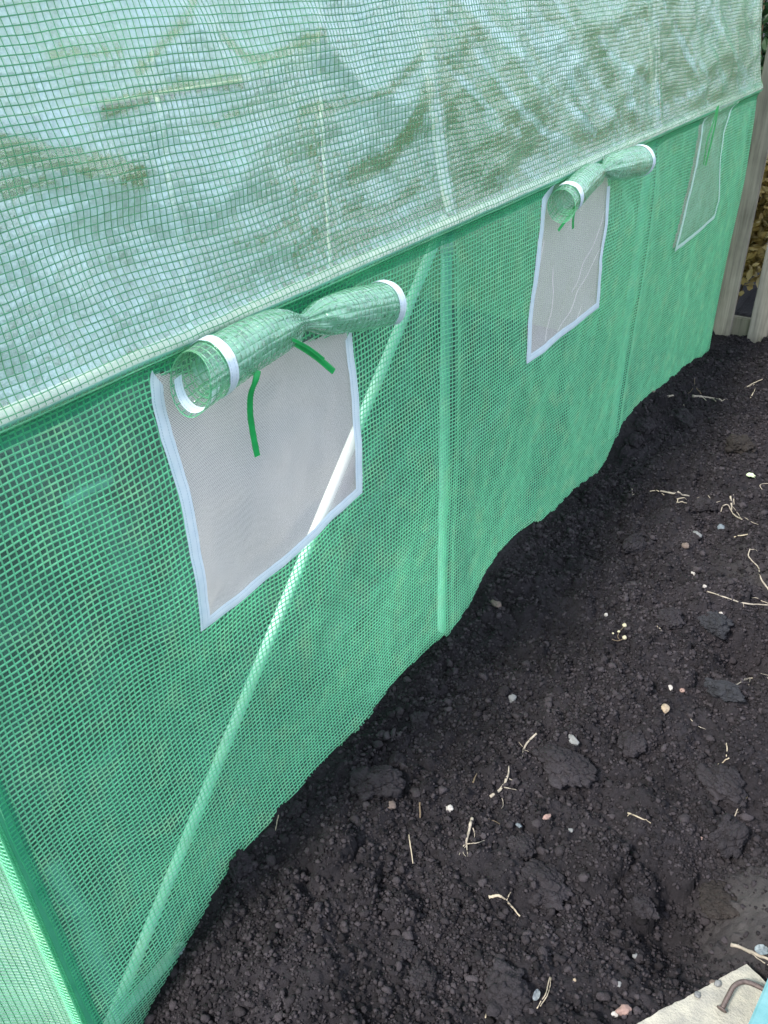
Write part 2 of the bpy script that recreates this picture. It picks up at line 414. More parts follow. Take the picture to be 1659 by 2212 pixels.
def macro(x, y):
    x = np.asarray(x, float); y = np.asarray(y, float)
    w = np.interp(y, _cy, _cz)
    k = np.exp(-np.clip(x, 0, None) / 0.16) * sstep(-0.06, 0.0, x)
    far = 0.018 * fbm(x * 3.1, y * 3.1, 0, 3, 5)
    base = far * sstep(0.05, 0.3, np.abs(x))
    z = base * (1 - 0.6 * k) + w * k
    z = z - 0.105 * np.exp(-(((x - HOLE[0]) / 0.10) ** 2 + ((y - HOLE[1]) / 0.085) ** 2) ** 1.3)
    z = z - 0.090 * np.exp(-(((x - HOLL[0]) / 0.09) ** 2 + ((y - HOLL[1]) / 0.11) ** 2) ** 1.2)
    z = z + 0.035 * np.exp(-(((x - RIM[0] - 0.03) / 0.05) ** 2 + ((y - RIM[1]) / 0.13) ** 2))
    z = z - 0.02 * sstep(-0.05, -0.3, x)
    z = z - 0.20 * sstep(0.34, 0.24, y) * sstep(0.30, 0.05, x)
    z = z + 0.05 * np.exp(-(((x - 0.2) / 0.3) ** 2 + ((y - 3.45) / 0.35) ** 2)) * 0.35
    return z
def frange(a, b, st): return np.arange(a, b, st)
def outward(start, sign, first, n, g=1.45):
    r, p, d = [], start, first
    for i in range(n): p += sign * d; d *= g; r.append(p)
    return r
STEP = 0.0032
gx = np.array(sorted(outward(-0.06, -1, 0.02, 22) + list(frange(-0.06, 1.16, STEP)) + outward(1.16, 1, 0.01, 24)))
gy = np.array(sorted(outward(0.16, -1, 0.01, 24) + list(frange(0.16, 2.2, STEP)) + list(frange(2.2, 3.95, STEP * 1.5)) + outward(3.95, 1, 0.01, 23)))
GX, GY = np.meshgrid(gx, gy, indexing='ij')
inb = sstep(-0.3, -0.05, GX) * (1 - sstep(1.3, 2.0, GX)) * sstep(-0.3, 0.1, GY) * (1 - sstep(4.2, 5.2, GY))
GZ = macro(GX, GY)
# compacted, smoother side of the hollow
comp = np.exp(-(((GX - RIM[0] - 0.02) / 0.07) ** 2 + ((GY - RIM[1]) / 0.10) ** 2))
comp = np.maximum(comp, 0.8 * np.exp(-(((GX - HOLE[0] - 0.09) / 0.05) ** 2 + ((GY - HOLE[1] + 0.03) / 0.10) ** 2)))
rough = inb * (1 - 0.75 * comp)
GZ += rough * (0.016 * fbm(GX * 8, GY * 8, 0, 3, 21) + 0.017 * np.abs(fbm(GX * 19, GY * 19, 0, 3, 31)))
def splat(n, r0, r1, seed):
    rg = np.random.default_rng(seed)
    xs = rg.uniform(-0.02, 1.15, n); ys = rg.uniform(0.2, 3.9, n)
    rs = r0 * (r1 / r0) ** (rg.random(n) ** 1.7); el = rg.uniform(0.7, 1.4, n); an = rg.uniform(0, np.pi, n); hh = rg.uniform(0.5, 1.05, n)
    for x, y, r, e, a, hf in zip(xs, ys, rs, el, an, hh):
        i0, i1 = np.searchsorted(gx, (x - r * 1.4, x + r * 1.4)); j0, j1 = np.searchsorted(gy, (y - r * 1.4, y + r * 1.4))
        if i1 - i0 < 2 or j1 - j0 < 2: continue
        dx = gx[i0:i1, None] - x; dy = gy[None, j0:j1] - y
        u = (dx * np.cos(a) + dy * np.sin(a)) * e; v = (-dx * np.sin(a) + dy * np.cos(a)) / e
        d = 1 - (u * u + v * v) / (r * r)
        d = np.sqrt(np.clip(d, 0, 1)) * r * hf
        sub = GZ[i0:i1, j0:j1]
        c = sub[(i1 - i0) // 2, (j1 - j0) // 2]
        GZ[i0:i1, j0:j1] = np.maximum(sub, np.where(d > 0, c - 0.25 * r + d * (1 + 0.25 * np.sin(u * 900 + a) * np.sin(v * 700)), -9))
splat(520, 0.014, 0.042, 1)
GZ += rough * (0.0065 * np.abs(fbm(GX * 52, GY * 52, 0, 3, 41)) + 0.0032 * np.abs(fbm(GX * 140, GY * 140, 0, 1, 51)))
splat(1500, 0.007, 0.014, 2); splat(12000, 0.0042, 0.009, 3)
GMAC = macro(GX, GY)
nearw = 0.4 + 0.6 * sstep(0.004, 0.06, np.abs(GX - 0.004))
GZ = GMAC + (GZ - GMAC) * np.where(GX < 1.2, nearw, 1.0)
GZ = np.where(GX < -0.05, np.minimum(GZ, macro(GX, GY) + 0.004), GZ)
def soil_z(x, y):
    i = np.clip(np.searchsorted(gx, x) - 1, 0, len(gx) - 2); j = np.clip(np.searchsorted(gy, y) - 1, 0, len(gy) - 2)
    return np.maximum(np.maximum(GZ[i, j], GZ[i + 1, j]), np.maximum(GZ[i, j + 1], GZ[i + 1, j + 1]))
V = np.stack([GX, GY, GZ], -1).reshape(-1, 3)
CR2 = onz((1610, 1235), 0.0)
packed = np.clip(comp + 0.55 * np.exp(-(((GX - CR2[0] - 0.05) / 0.12) ** 2 + ((GY - CR2[1]) / 0.13) ** 2)), 0, 1) * np.clip(0.9 + 0.9 * fbm(GX * 14, GY * 14, 0, 3, 555), 0, 1)
obj("ground", mesh_np("ground", V, grid_faces(len(gx), len(gy)), attrs={"packed": packed.reshape(-1)}), M_SOIL, kind="structure")
def ong(p):                                  # a measured point brought down onto the soil
    q = onz(p, 0.0)
    for _ in range(8): q = onz(p, float(0.5 * q[2] + 0.5 * soil_z(q[0], q[1])))
    return q

# loose crumbs lying over the soil, too many to count
def crumbs():
    vs, fs, n0 = [], [], 0
    for sub, n, r0, r1, seed in ((2, 6500, 0.0040, 0.0095, 5), (1, 150000, 0.0014, 0.0052, 6)):
        rg = np.random.default_rng(seed)
        bv, bf = ico(sub)
        nx = rg.random(n)
        x = 0.009 + nx * 1.1; y = 0.26 + 3.55 * rg.random(n) ** 1.35
        den = vnoise(x * 7, y * 7, 0, 77)
        keep = (den + rg.uniform(-0.5, 1.5, n)) > 0
        keep &= (np.exp(-(((x - RIM[0] - 0.02) / 0.07) ** 2 + ((y - RIM[1]) / 0.10) ** 2)) < 0.4) | (rg.random(n) < 0.25)
        x, y = x[keep], y[keep]; n = len(x)
        r = r0 * (r1 / r0) ** (rg.random(n) ** 1.8)
        z = soil_z(x, y) + r * 0.15
        sc = rg.uniform(0.65, 1.3, (n, 1, 3)); off = rg.uniform(0, 90, (n, 1, 3))
        a = rg.uniform(0, 2 * np.pi, n); ca, sa = np.cos(a)[:, None], np.sin(a)[:, None]
        P = bv[None] * sc
        q = bv[None] * 1.3 + off
        P = P * (1 + 0.45 * vnoise(q[..., 0], q[..., 1], q[..., 2], 3) + 0.32 * vnoise(q[..., 0] * 2.3 + q[..., 1], q[..., 1] * 2.3 - q[..., 0], q[..., 2] * 2.3, 4))[..., None] * r[:, None, None]
        P = np.stack([P[..., 0] * ca - P[..., 1] * sa + x[:, None], P[..., 0] * sa + P[..., 1] * ca + y[:, None], P[..., 2] * 0.85 + z[:, None]], -1)
        vs.append(P.reshape(-1, 3)); fs.append((bf[None] + (np.arange(n) * len(bv))[:, None, None] + n0).reshape(-1, 3)); n0 += n * len(bv)
    return mesh_np("soil_crumbs", np.vstack(vs), None, np.vstack(fs), smooth=True)
obj("soil_crumbs", crumbs(), M_CRUMB, label="loose black soil crumbs scattered over the dug bed", cat="soil", kind="stuff")

# ------------------------------------------------------------------ greenhouse
gh = obj("polytunnel_greenhouse", None, label="green mesh-reinforced polythene tunnel with roll-up windows along its side", cat="greenhouse")
gh.location = (0, 0, 0)
ZE = (1.745 - 0.492) * S                     # eave height
WIDTH = 2.0
PROF = [(0.003, -0.24), (0.003, -0.02), (0.0, 0.06), (-0.001, ZE - 0.085), (-0.004, ZE - 0.045), (-0.006, ZE - 0.026), (-0.001, ZE - 0.014), (0.0105, ZE - 0.004),
        (0.0085, ZE + 0.008), (0.001, ZE + 0.018), (-0.006, ZE + 0.040), (-0.030, ZE + 0.16), (-0.060, ZE + 0.32), (-0.10, ZE + 0.46), (-0.22, ZE + 0.66), (-0.50, ZE + 0.86), (-1.0, ZE + 1.02)]
PF = smooth_path(PROF, 900)
_ps = np.r_[0, np.cumsum(np.linalg.norm(np.diff(PF, axis=0), axis=1))]
def prof(v): return np.interp(v, _ps, PF[:, 0]), np.interp(v, _ps, PF[:, 1])
_zi = np.interp
def v_of_z(z):
    k = np.argmax(PF[:, 1]); return np.interp(z, PF[:k + 1, 1], _ps[:k + 1])
VE = float(v_of_z(ZE)); VR = float(v_of_z(ZE + 0.018))
POSTS = [0.340 * S, 1.706 * S, 3.05 * S, 4.305 * S]
def wrinkle(u, v):
    d = 0.0075 * fbm(u * 3.1, v * 3.1, 0, 2, 61) + 0.0028 * fbm(u * 9 + v * 4, v * 8, 0, 2, 71) + 0.0008 * fbm(u * 30, v * 30, 0, 2, 72)
    roofm = sstep(VE + 0.01, VE + 0.08, v)
    d = d + roofm * (0.006 * fbm((u + 0.8 * v) * 4, (v - 0.3 * u) * 11, 0, 3, 83) + 0.010 * (0.35 - np.abs(fbm((u + 1.0 * v) * 5.5, (v - 0.7 * u) * 3.0, 0, 2, 87))))
    hold = 1 - np.exp(-((v - VE) / 0.03) ** 2)
    pp = np.ones_like(u * v)
    for p in POSTS: pp = pp * (1 - 0.9 * np.exp(-((u - p) / 0.03) ** 2))
    d = d * hold * pp
    for p in POSTS[1:3]: d = d + (0.0035 * np.exp(-((u - p) / 0.013) ** 2)) * hold
    return d
def skin(u, v):
    """the long film sheet: u along the tunnel, v up and over its section (metres)"""
    amp = 1 - np.exp(-((v - VE) / 0.05) ** 2)
    wu = 0.0055 * fbm(u * 4.3, v * 4.3, 0, 2, 91) + 0.0010 * fbm(u * 28, v * 28, 0, 1, 92)
    wv = 0.0065 * fbm(u * 3.7, v * 4.1, 0, 2, 93) * amp + 0.0007 * fbm(u * 28, v * 28, 0, 1, 94)
    # ripples where the sheet is pulled to the near lower corner
    g = np.exp(-(((u - 0.55) / 0.28) ** 2 + ((v - 0.75) / 0.40) ** 2))
    wv = wv + 0.006 * g * np.sin(u * 26 + v * 9)
    x, z = prof(v + wv)
    x2, z2 = prof(v + wv + 0.002)
    tx, tz = x2 - x, z2 - z; l = np.hypot(tx, tz) + 1e-9
    nx, nz = tz / l, -tx / l
    d = wrinkle(u, v)
    return np.stack([x + nx * d, np.clip(u + wu, YA - 0.01, YB + 0.01), z + nz * d], -1)
def normals(fn, u, v):
    e = 0.0015
    du = fn(u + e, v) - fn(u - e, v); dv = fn(u, v + e) - fn(u, v - e)
    n = np.cross(du, dv); n /= np.linalg.norm(n, axis=-1)[..., None] + 1e-12
    return n, du / (np.linalg.norm(du, axis=-1)[..., None] + 1e-12), dv / (np.linalg.norm(dv, axis=-1)[..., None] + 1e-12)

# outlines of the three windows in the wall plane, from the measured outer edges of their tape
def wall_outline(pts): return [tuple(onx(p, 0.0)[1:]) for p in pts]
WIN = [
    dict(out=wall_outline([(331, 800), (333, 870), (345, 950), (372, 1060), (394, 1200), (412, 1300), (424, 1360), (520, 1290), (610, 1212), (700, 1128), (776, 1062), (775, 950), (771, 850), (761, 770), (757, 705), (600, 745), (420, 800)])),
    dict(out=wall_outline([(1192, 395), (1172, 430), (1154, 520), (1143, 610), (1131, 700), (1126, 784), (1180, 745), (1230, 702), (1281, 662), (1287, 560), (1303, 480), (1316, 400), (1318, 365), (1255, 375)])),
    dict(out=wall_outline([(1514, 250), (1500, 320), (1480, 410), (1460, 490), (1447, 543), (1475, 520), (1500, 497), (1526, 470), (1537, 430), (1541, 350), (1555, 290), (1582, 215), (1550, 230)])),
]
def inside(poly, y, z):
    y = np.asarray(y); z = np.asarray(z); r = np.zeros(np.broadcast(y, z).shape, bool)
    n = len(poly)
    for i in range(n):
        (y0, z0), (y1, z1) = poly[i], poly[(i + 1) % n]
        c = ((z0 > z) != (z1 > z)) & (y < (y1 - y0) * (z - z0) / (z1 - z0 + 1e-12) + y0)
        r ^= c
    return r
def inset(poly, d):
    P = np.array(poly); n = len(P)
    A = 0.5 * np.sum(P[:, 0] * np.roll(P[:, 1], -1) - np.roll(P[:, 0], -1) * P[:, 1])
    sg = 1 if A > 0 else -1
    out = []
    for i in range(n):
        a, b, c = P[i - 1], P[i], P[(i + 1) % n]
        t1 = (b - a) / np.linalg.norm(b - a); t2 = (c - b) / np.linalg.norm(c - b)
        n1 = np.array([-t1[1], t1[0]]) * sg; n2 = np.array([-t2[1], t2[0]]) * sg
        m = n1 + n2; m /= np.linalg.norm(m); k = d / max(0.45, m @ n1)
        out.append(tuple(b + m * k))
    return out
for w in WIN:
    w['in'] = inset(w['out'], 0.020); w['cut'] = inset(w['out'], 0.009)
def in_windows(P):
    r = np.zeros(P.shape[:-1], bool)
    for w in WIN: r |= inside(w['cut'], P[..., 1], P[..., 2]) & (P[..., 0] > -0.03)
    return r

# condensation on the roof film: wiped-clear runs (traced as strokes on the film) and milky crease lines
def plane_uv(p):                              # measured point -> (u, v) on the leaning roof side
    r = ray(p); best = None
    vv = np.linspace(VE, VE + 0.75, 400); x, z = prof(vv)
    t = (x - CAM[0]) / r[0]; zz = CAM[2] + r[2] * t
    k = np.argmin(np.abs(zz - z)); return CAM[1] + r[1] * t[k], vv[k]
CLEAR = [([(428, -10), (392, 45), (335, 108), (288, 158)], 11, 0.8), ([(215, 232), (300, 212), (400, 186), (510, 168)], 17, 0.95), ([(-20, 318), (60, 335), (180, 352), (305, 375)], 30, 1.0),
         ([(-20, 400), (120, 395)], 16, 0.5), ([(110, 118), (245, 112)], 20, 0.5), ([(484, 78), (545, 122), (590, 118), (695, 68)], 12, 0.9), ([(655, 238), (740, 225), (850, 190), (930, 92)], 13, 0.8),
         ([(925, 190), (885, 285), (838, 345), (770, 378)], 20, 0.95), ([(700, 238), (760, 215)], 14, 0.6), ([(755, 458), (850, 450), (912, 392)], 15, 0.8), ([(700, 520), (830, 495), (960, 440)], 13, 0.6),
         ([(540, 220), (450, 262)], 12, 0.4), ([(500, 520), (640, 470)], 14, 0.25),
         ([(985, 190), (1010, 300), (1090, 330)], 42, 1.0), ([(990, 380), (1060, 345), (1180, 300)], 26, 0.9), ([(1010, 200), (1150, 300)], 18, 0.8), ([(1060, 150), (1200, 270)], 13, 0.75), ([(1110, 120), (1260, 240)], 10, 0.6),
         ([(1180, 10), (1290, 70), (1400, 150)], 34, 1.0), ([(1250, 0), (1390, 40)], 30, 0.9), ([(1020, 60), (1130, 160)], 10, 0.5), ([(1440, 20), (1475, 130), (1500, 190)], 16, 0.8), ([(1470, 10), (1530, 130)], 12, 0.8), ([(1590, 20), (1610, 120)], 16, 0.8), ([(1450, 200), (1480, 195)], 12, 0.6), ([(1555, 30), (1575, 100)], 10, 0.5)]
STREAK = [([(950, 20), (1040, 130), (1130, 245), (1250, 322)], 13, 0.8), ([(1000, -5), (1110, 100), (1180, 165), (1285, 285)], 15, 0.9), ([(1085, 0), (1180, 100), (1265, 200), (1350, 262)], 20, 0.9),
          ([(1190, 0), (1280, 75), (1355, 150), (1432, 215)], 13, 0.8), ([(978, 150), (1040, 215), (1120, 290)], 12, 0.7), ([(1150, 20), (1240, 120), (1330, 215), (1428, 240)], 12, 0.8), ([(1040, 40), (1120, 140), (1200, 220)], 8, 0.6),
          ([(975, 395), (1010, 425)], 20, 0.5), ([(1432, 30), (1500, 130), (1620, 195)], 24, 0.8), ([(1440, 230), (1480, 205), (1520, 190)], 10, 0.8), ([(1530, 0), (1570, 90), (1625, 175)], 13, 0.7), ([(1575, 0), (1600, 60)], 8, 0.6), ([(1300, 0), (1400, 60)], 9, 0.5)]
CREASE = [([(530, 20), (590, 150), (660, 340), (720, 470)], 4, 0.5), ([(270, 270), (330, 390), (400, 500), (470, 620)], 6, 0.55), ([(925, 0), (955, 130), (968, 260)], 7, 0.5), ([(190, -10), (205, 60)], 5, 0.3), ([(480, 130), (620, 250)], 4, 0.25), ([(380, 560), (480, 590)], 6, 0.2)]
def stroke_field(u, v, strokes):
    f = np.zeros_like(u)
    for pts, wpx, amt in strokes:
        Q = np.array([plane_uv(p) for p in pts]); wpx = max(wpx, 3)
        wm = np.linalg.norm(np.array(plane_uv((pts[0][0], pts[0][1] + wpx))) - np.array(plane_uv((pts[0][0], pts[0][1]))))
        Q = smooth_path(Q, 24) if len(Q) > 2 else smooth_path(Q, 8)
        best = np.full(u.shape, 9.0)
        for a, b in zip(Q[:-1], Q[1:]):
            ab = b - a; t = np.clip(((u - a[0]) * ab[0] + (v - a[1]) * ab[1]) / (ab @ ab + 1e-12), 0, 1)
            best = np.minimum(best, np.hypot(u - a[0] - t * ab[0], v - a[1] - t * ab[1]))
        f = np.maximum(f, amt * np.exp(-(best / (wm * 1.05)) ** 2))
    return f

def film_mesh(name, v0, v1, du, dv, haze=None, cut=False, key="haze", uu=(YA, YB)):
    us = np.linspace(uu[0], uu[1], int((uu[1] - uu[0]) / du) + 1); vs = np.linspace(v0, v1, int((v1 - v0) / dv) + 1)
    U, Vv = np.meshgrid(us, vs, indexing='ij')
    P = skin(U, Vv); F = grid_faces(len(us), len(vs))
    if cut:
        m = in_windows(P).reshape(-1); F = F[~m[F].any(axis=1)]
    at = {key: haze(U, Vv).reshape(-1)} if haze else None
    return mesh_np(name, P.reshape(-1, 3), F, uv=np.stack([U, Vv * (PITCH / (PV_WALL if cut else PV_ROOF))], -1).reshape(-1, 2), attrs=at)
PROFILE = np.array([(-1, 0, 0.0), (-0.62, 0.75, 0.45), (0, 1, 1.0), (0.62, 0.75, 0.45), (1, 0, 0.0)])
def thread_mesh(name, fn, lines, half_w, height, keep=None):
    """lines: list of (u array, v array, is_warp)"""
    Vs, Fs, Cs, n0 = [], [], [], 0
    for (u, v, warp) in lines:
        P = fn(u, v); n, tu, tv = normals(fn, u, v)
        side = tu if warp else tv
        hw, hh = (half_w[0], height[0]) if warp else (half_w[1], height[1])
        A = P[:, None, :] + side[:, None, :] * (PROFILE[:, 0] * hw)[None, :, None] + n[:, None, :] * (PROFILE[:, 1] * hh + 0.0002)[None, :, None]
        F = grid_faces(len(u), 5)
        if keep is not None:
            k = keep(P, u, v); ok = np.repeat(k[:-1] & k[1:], 4); F = F[ok]
        Vs.append(A.reshape(-1, 3)); Fs.append(F + n0); Cs.append(np.tile(PROFILE[:, 2], len(u))); n0 += len(u) * 5
    return mesh_np(name, np.vstack(Vs), np.vstack(Fs), attrs={"core": np.concatenate(Cs)})
def lattice(u0, u1, v0, v1, step, pu=PITCH, pv=PV_WALL):
    L = []
    for u in np.arange(math.ceil(u0 / pu) * pu, u1, pu):
        v = np.arange(v0, v1 + step, step); L.append((np.full_like(v, u), v, True))
    for v in np.arange(math.ceil(v0 / pv) * pv, v1, pv):
        u = np.arange(u0, u1, step); L.append((u, np.full_like(u, v), False))
    return L

VTOP = VE + 0.62
SCUFF_GLARE = [([(145, 1080), (185, 1058), (232, 1034)], 8, 0.5), ([(15, 1150), (60, 1130)], 6, 0.25), ([(940, 640), (880, 800), (800, 980), (740, 1120)], 14, 0.16), ([(930, 880), (850, 1020), (770, 1130)], 12, 0.18), ([(940, 1130), (820, 1260), (700, 1400)], 16, 0.16),
         ([(1130, 800), (1060, 900), (1000, 960)], 16, 0.2), ([(1300, 700), (1240, 800), (1180, 900)], 14, 0.14), ([(600, 1360), (520, 1480), (440, 1640)], 14, 0.14), ([(250, 2190), (170, 1980), (110, 1880)], 14, 0.35), ([(330, 1500), (240, 1620), (120, 1700)], 16, 0.12)]
def wall_scuff_glare(U, Vv):  # scuff smear and pale creases, with glare on the film drawn as extra haze
    f = np.zeros_like(U); z = prof(Vv)[1]
    for pts, wpx, amt in SCUFF_GLARE:
        Q = np.array([onx(p, 0.0)[1:] for p in pts]); w_ = np.linalg.norm(onx((pts[0][0], pts[0][1] + wpx), 0.0)[1:] - Q[0])
        Q = smooth_path(Q, 16); best = np.full(U.shape, 9.0)
        for a, b in zip(Q[:-1], Q[1:]):
            ab = b - a; t = np.clip(((U - a[0]) * ab[0] + (z - a[1]) * ab[1]) / (ab @ ab + 1e-12), 0, 1)
            best = np.minimum(best, np.hypot(U - a[0] - t * ab[0], z - a[1] - t * ab[1]))
        f = np.maximum(f, amt * np.exp(-(best / w_) ** 2))
    return f
wall = obj("side_film", film_mesh("side_film", 0.0, VE, 0.008, 0.005, cut=True, haze=wall_scuff_glare, key="scuff_glare"), M_FILM_WALL, gh, label="green scrim side wall of clear film between the soil and the eave pipe")
obj("reinforcing_mesh", thread_mesh("reinforcing_mesh", skin, lattice(YA, YB, 0.06, VE - 0.004, 0.009), (0.0010, 0.0013), (0.0013, 0.0015), keep=lambda P, u, v: ~in_windows(P)), M_THREAD_WALL, wall)
def roof_haze(U, Vv):
    h = 0.70 + 0.22 * sstep(VE + 0.12, VE + 0.42, Vv) + 0.0 * U
    st = fbm((U + 1.1 * Vv) * 26, (Vv - 0.9 * U) * 5, 0, 3, 301)
    mid = sstep(1.36, 1.40, U)
    h = h + mid * (0.30 * st - 0.40)
    h = h + 0.20 * fbm(U * 5, Vv * 6, 0, 3, 305) + mid * 0.10
    vis = Vv < VE + 0.6
    h = h - 0.85 * stroke_field(U, Vv, CLEAR) + 0.30 * stroke_field(U, Vv, CREASE) + 1.25 * stroke_field(U, Vv, STREAK) * (0.7 + 0.5 * st)
    h = h - 1.1 * np.exp(-((Vv - VE) / 0.008) ** 2) - 0.55 * np.exp(-((Vv - VE - 0.009) / 0.007) ** 2)
    return np.clip(h, 0, 1.6)
roof = obj("roof_film", film_mesh("roof_film", VE, VTOP, 0.007, 0.006, haze=roof_haze), M_FILM_ROOF, gh, label="steep roof side of misted pale film above the eave pipe")
obj("reinforcing_mesh", thread_mesh("reinforcing_mesh", skin, lattice(YA, YB, VE + 0.002, VTOP, 0.009, pv=PV_ROOF), (0.00062, 0.00066), (0.0004, 0.0004)), M_THREAD_ROOF, roof)

# top, far side and ends of the tunnel
def back_sheet():
    vs = np.r_[np.linspace(VTOP, _ps[-1], 30)]
    x, z = prof(vs); half = np.stack([x, z], 1)
    vb = np.linspace(_ps[-1], 0.18, 70); xb, zb = prof(vb); other = np.stack([-WIDTH - xb, zb], 1)
    pr = np.vstack([half, other[1:]]); s = np.r_[0, np.cumsum(np.linalg.norm(np.diff(pr, axis=0), axis=1))]
    us = np.linspace(YA, YB, 90)
    U, J = np.meshgrid(us, np.arange(len(pr)), indexing='ij')
    P = np.stack([pr[J, 0] + 0.006 * fbm(U * 4, s[J] * 4, 0, 2, 401), U, pr[J, 1] + 0.006 * fbm(U * 4, s[J] * 4, 0, 2, 402)], -1)
    return mesh_np("far_side_film", P.reshape(-1, 3), grid_faces(len(us), len(pr)), uv=np.stack([U, s[J]], -1).reshape(-1, 2))
obj("far_side_film", back_sheet(), M_FILM_BACK, gh)
def end_sheet(name, y, outward_fn):
    vb = np.linspace(0.0, _ps[-1], 120); x, z = prof(vb)
    ts = np.linspace(0, 1, 80)
    T, J = np.meshgrid(ts, np.arange(len(vb)), indexing='ij')
    xl = x[J]; X = xl + (-WIDTH - 2 * xl) * T; Z = z[J]
    Y = y + outward_fn(X, Z)
    return mesh_np(name, np.stack([X, Y, Z], -1).reshape(-1, 3), grid_faces(len(ts), len(vb)), uv=np.stack([X, Z], -1).reshape(-1, 2))
obj("end_film", end_sheet("end_film", YB + 0.004, lambda X, Z: 0.004 * fbm(X * 4, Z * 4, 0, 2, 411)), M_FILM_BACK, gh)
def near_out(X, Z):                            # the doorway sheet hangs slack and bellies outward near the ground
    t = sstep(0.02, 0.32, -X) * (1 - sstep(0.6, 1.6, -X))
    return -(0.02 + 0.13 * (1 - sstep(0.0, 1.1, Z))) * t + 0.004 * fbm(X * 9, Z * 5, 0, 2, 421) * sstep(0.03, 0.2, -X)
def near_skin(u, v):
    z = v - 0.30; x = -u
    return np.stack([x, YA - 0.004 + near_out(x, z), z], -1)
endf = obj("door_end_film", None, None, gh)
us = np.linspace(0.0, 2.0, 160); vs = np.linspace(0, 1.28, 100); U, Vv = np.meshgrid(us, vs, indexing='ij')
P = near_skin(U, Vv)
endf.data = None
bpy.data.objects.remove(endf)
endf = obj("door_end_film", mesh_np("door_end_film", P.reshape(-1, 3), grid_faces(160, 100), uv=np.stack([U, Vv], -1).reshape(-1, 2)), M_FILM_END, gh, label="slack pale green end sheet beside the nearest corner")
obj("reinforcing_mesh", thread_mesh("reinforcing_mesh", near_skin, lattice(0.0, 0.9, 0.0, 1.25, 0.02), (0.0009, 0.0010), (-0.0009, -0.0010)), M_THREAD_ROOF, endf)
# strip of dark film painting in the eave pipe's underside and shadow
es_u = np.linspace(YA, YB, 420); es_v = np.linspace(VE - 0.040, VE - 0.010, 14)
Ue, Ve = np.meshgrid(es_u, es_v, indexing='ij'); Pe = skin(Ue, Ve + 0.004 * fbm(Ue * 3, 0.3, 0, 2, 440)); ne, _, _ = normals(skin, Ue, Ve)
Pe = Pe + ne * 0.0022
def seam_shade_film():
    m, nt, out = new_mat("green_seam_and_eave_shade")
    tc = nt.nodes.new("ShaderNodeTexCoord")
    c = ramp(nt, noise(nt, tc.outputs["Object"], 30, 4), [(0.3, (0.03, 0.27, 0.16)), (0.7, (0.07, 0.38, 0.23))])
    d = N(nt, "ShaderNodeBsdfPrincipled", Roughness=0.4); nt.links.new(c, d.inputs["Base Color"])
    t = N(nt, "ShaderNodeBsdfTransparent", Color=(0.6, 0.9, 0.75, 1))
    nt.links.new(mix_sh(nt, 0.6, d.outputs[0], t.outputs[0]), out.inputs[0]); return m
M_SEAM_SHADE = seam_shade_film()  # shared by the painted shade under the eave and the real corner seam
obj("eave_shade_strip", mesh_np("eave_shade_strip", Pe.reshape(-1, 3), grid_faces(420, 14)), M_SEAM_SHADE, gh, label="dark green strip just under the eave pipe, standing in for its shadow")
# doubled seam where the side sheet meets the end sheet
zs = np.linspace(-0.25, ZE, 120)
acc = Acc()
cols = []
for q in np.linspace(0, 1, 9):
    if q < 0.3: x, dy = 0.0075 - 0.006 * (q / 0.25) ** 2, 0.014 - 0.024 * q / 0.25
    else: x, dy = 0.0075 - 0.006 - 0.034 * (q - 0.25) / 0.75, -0.010 - 0.004 * np.sin((q - 0.25) * 4.1)
    cols.append(np.stack([np.full_like(zs, x), YA + dy + near_out(np.full_like(zs, x), zs) + 0.0004 * fbm(zs * 9, q * 2, 0, 2, 430), zs], 1))
def seam_fn(u, v):
    zz = v - 0.3; q = np.clip(u / 0.04, 0, 1) * 0.75 + 0.25
    x = 0.0015 - 0.034 * (q - 0.25) / 0.75
    return np.stack([x, YA - 0.0118 - 0.004 * np.sin((q - 0.25) * 4.1) + near_out(x, zz) + 0.0004 * fbm(zz * 9, q * 2, 0, 2, 430), zz], -1)
Pseam = np.stack(cols, 1); acc.add(Pseam.reshape(-1, 3), grid_faces(len(zs), 9))
obj("corner_seam", acc.mesh("corner_seam"), M_SEAM_SHADE, gh, label="dark green doubled seam down the nearest corner")
obj("seam_scrim", thread_mesh("seam_scrim", seam_fn, lattice(0.0, 0.04, 0.05, 1.25, 0.006), (0.0009, 0.0012), (-0.0009, -0.0010)), M_THREAD_WALL, gh)
# hem along the foot of the side wall
def hem(u, v):
    P = skin(u, v); n, _, _ = normals(skin, u, v); return P + n * 0.0035

PX = -0.0200; PR = 0.0105
def pipe(name, P, r=PR, n=None, label=None, mat=None):
    P = smooth_path(P, n) if n else np.asarray(P, float)
    V, F, F3 = tube_arrays(P, r, 14); return obj(name, mesh_np(name, V, F, F3), mat or M_PIPE, gh, label=label)
pipe("eave_pipe", [(-0.0045, YA, ZE), (-0.0045, YB, ZE)], n=40, label="pale pipe under the film along the eave")
pipe("eave_pipe", [(-WIDTH + 0.0045, YA, ZE), (-WIDTH + 0.0045, YB, ZE)], n=10)
pipe("ridge_pipe", [(-1.0, YA, ZE + 1.0), (-1.0, YB, ZE + 1.0)], n=10)
for yy in POSTS:
    pipe("post", [(PX, yy, -0.3), (PX, yy, ZE - 0.005)], n=10, mat=M_POST)
    pipe("post", [(-WIDTH - PX, yy, -0.3), (-WIDTH - PX, yy, ZE - 0.005)], n=4)
    q = PF[np.searchsorted(_ps, VE + 0.02)::12]
    left = np.stack([q[:, 0] - 0.0135, np.full(len(q), yy), q[:, 1] - 0.004], 1)
    right = left[::-1].copy(); right[:, 0] = -WIDTH - right[:, 0]
    pipe("rafter_hoop", np.vstack([left, right[1:]]), r=0.0095)
b0 = onx((962, 470), -0.019); b1 = onx((236, 2212), -0.019); bd = (b1 - b0)
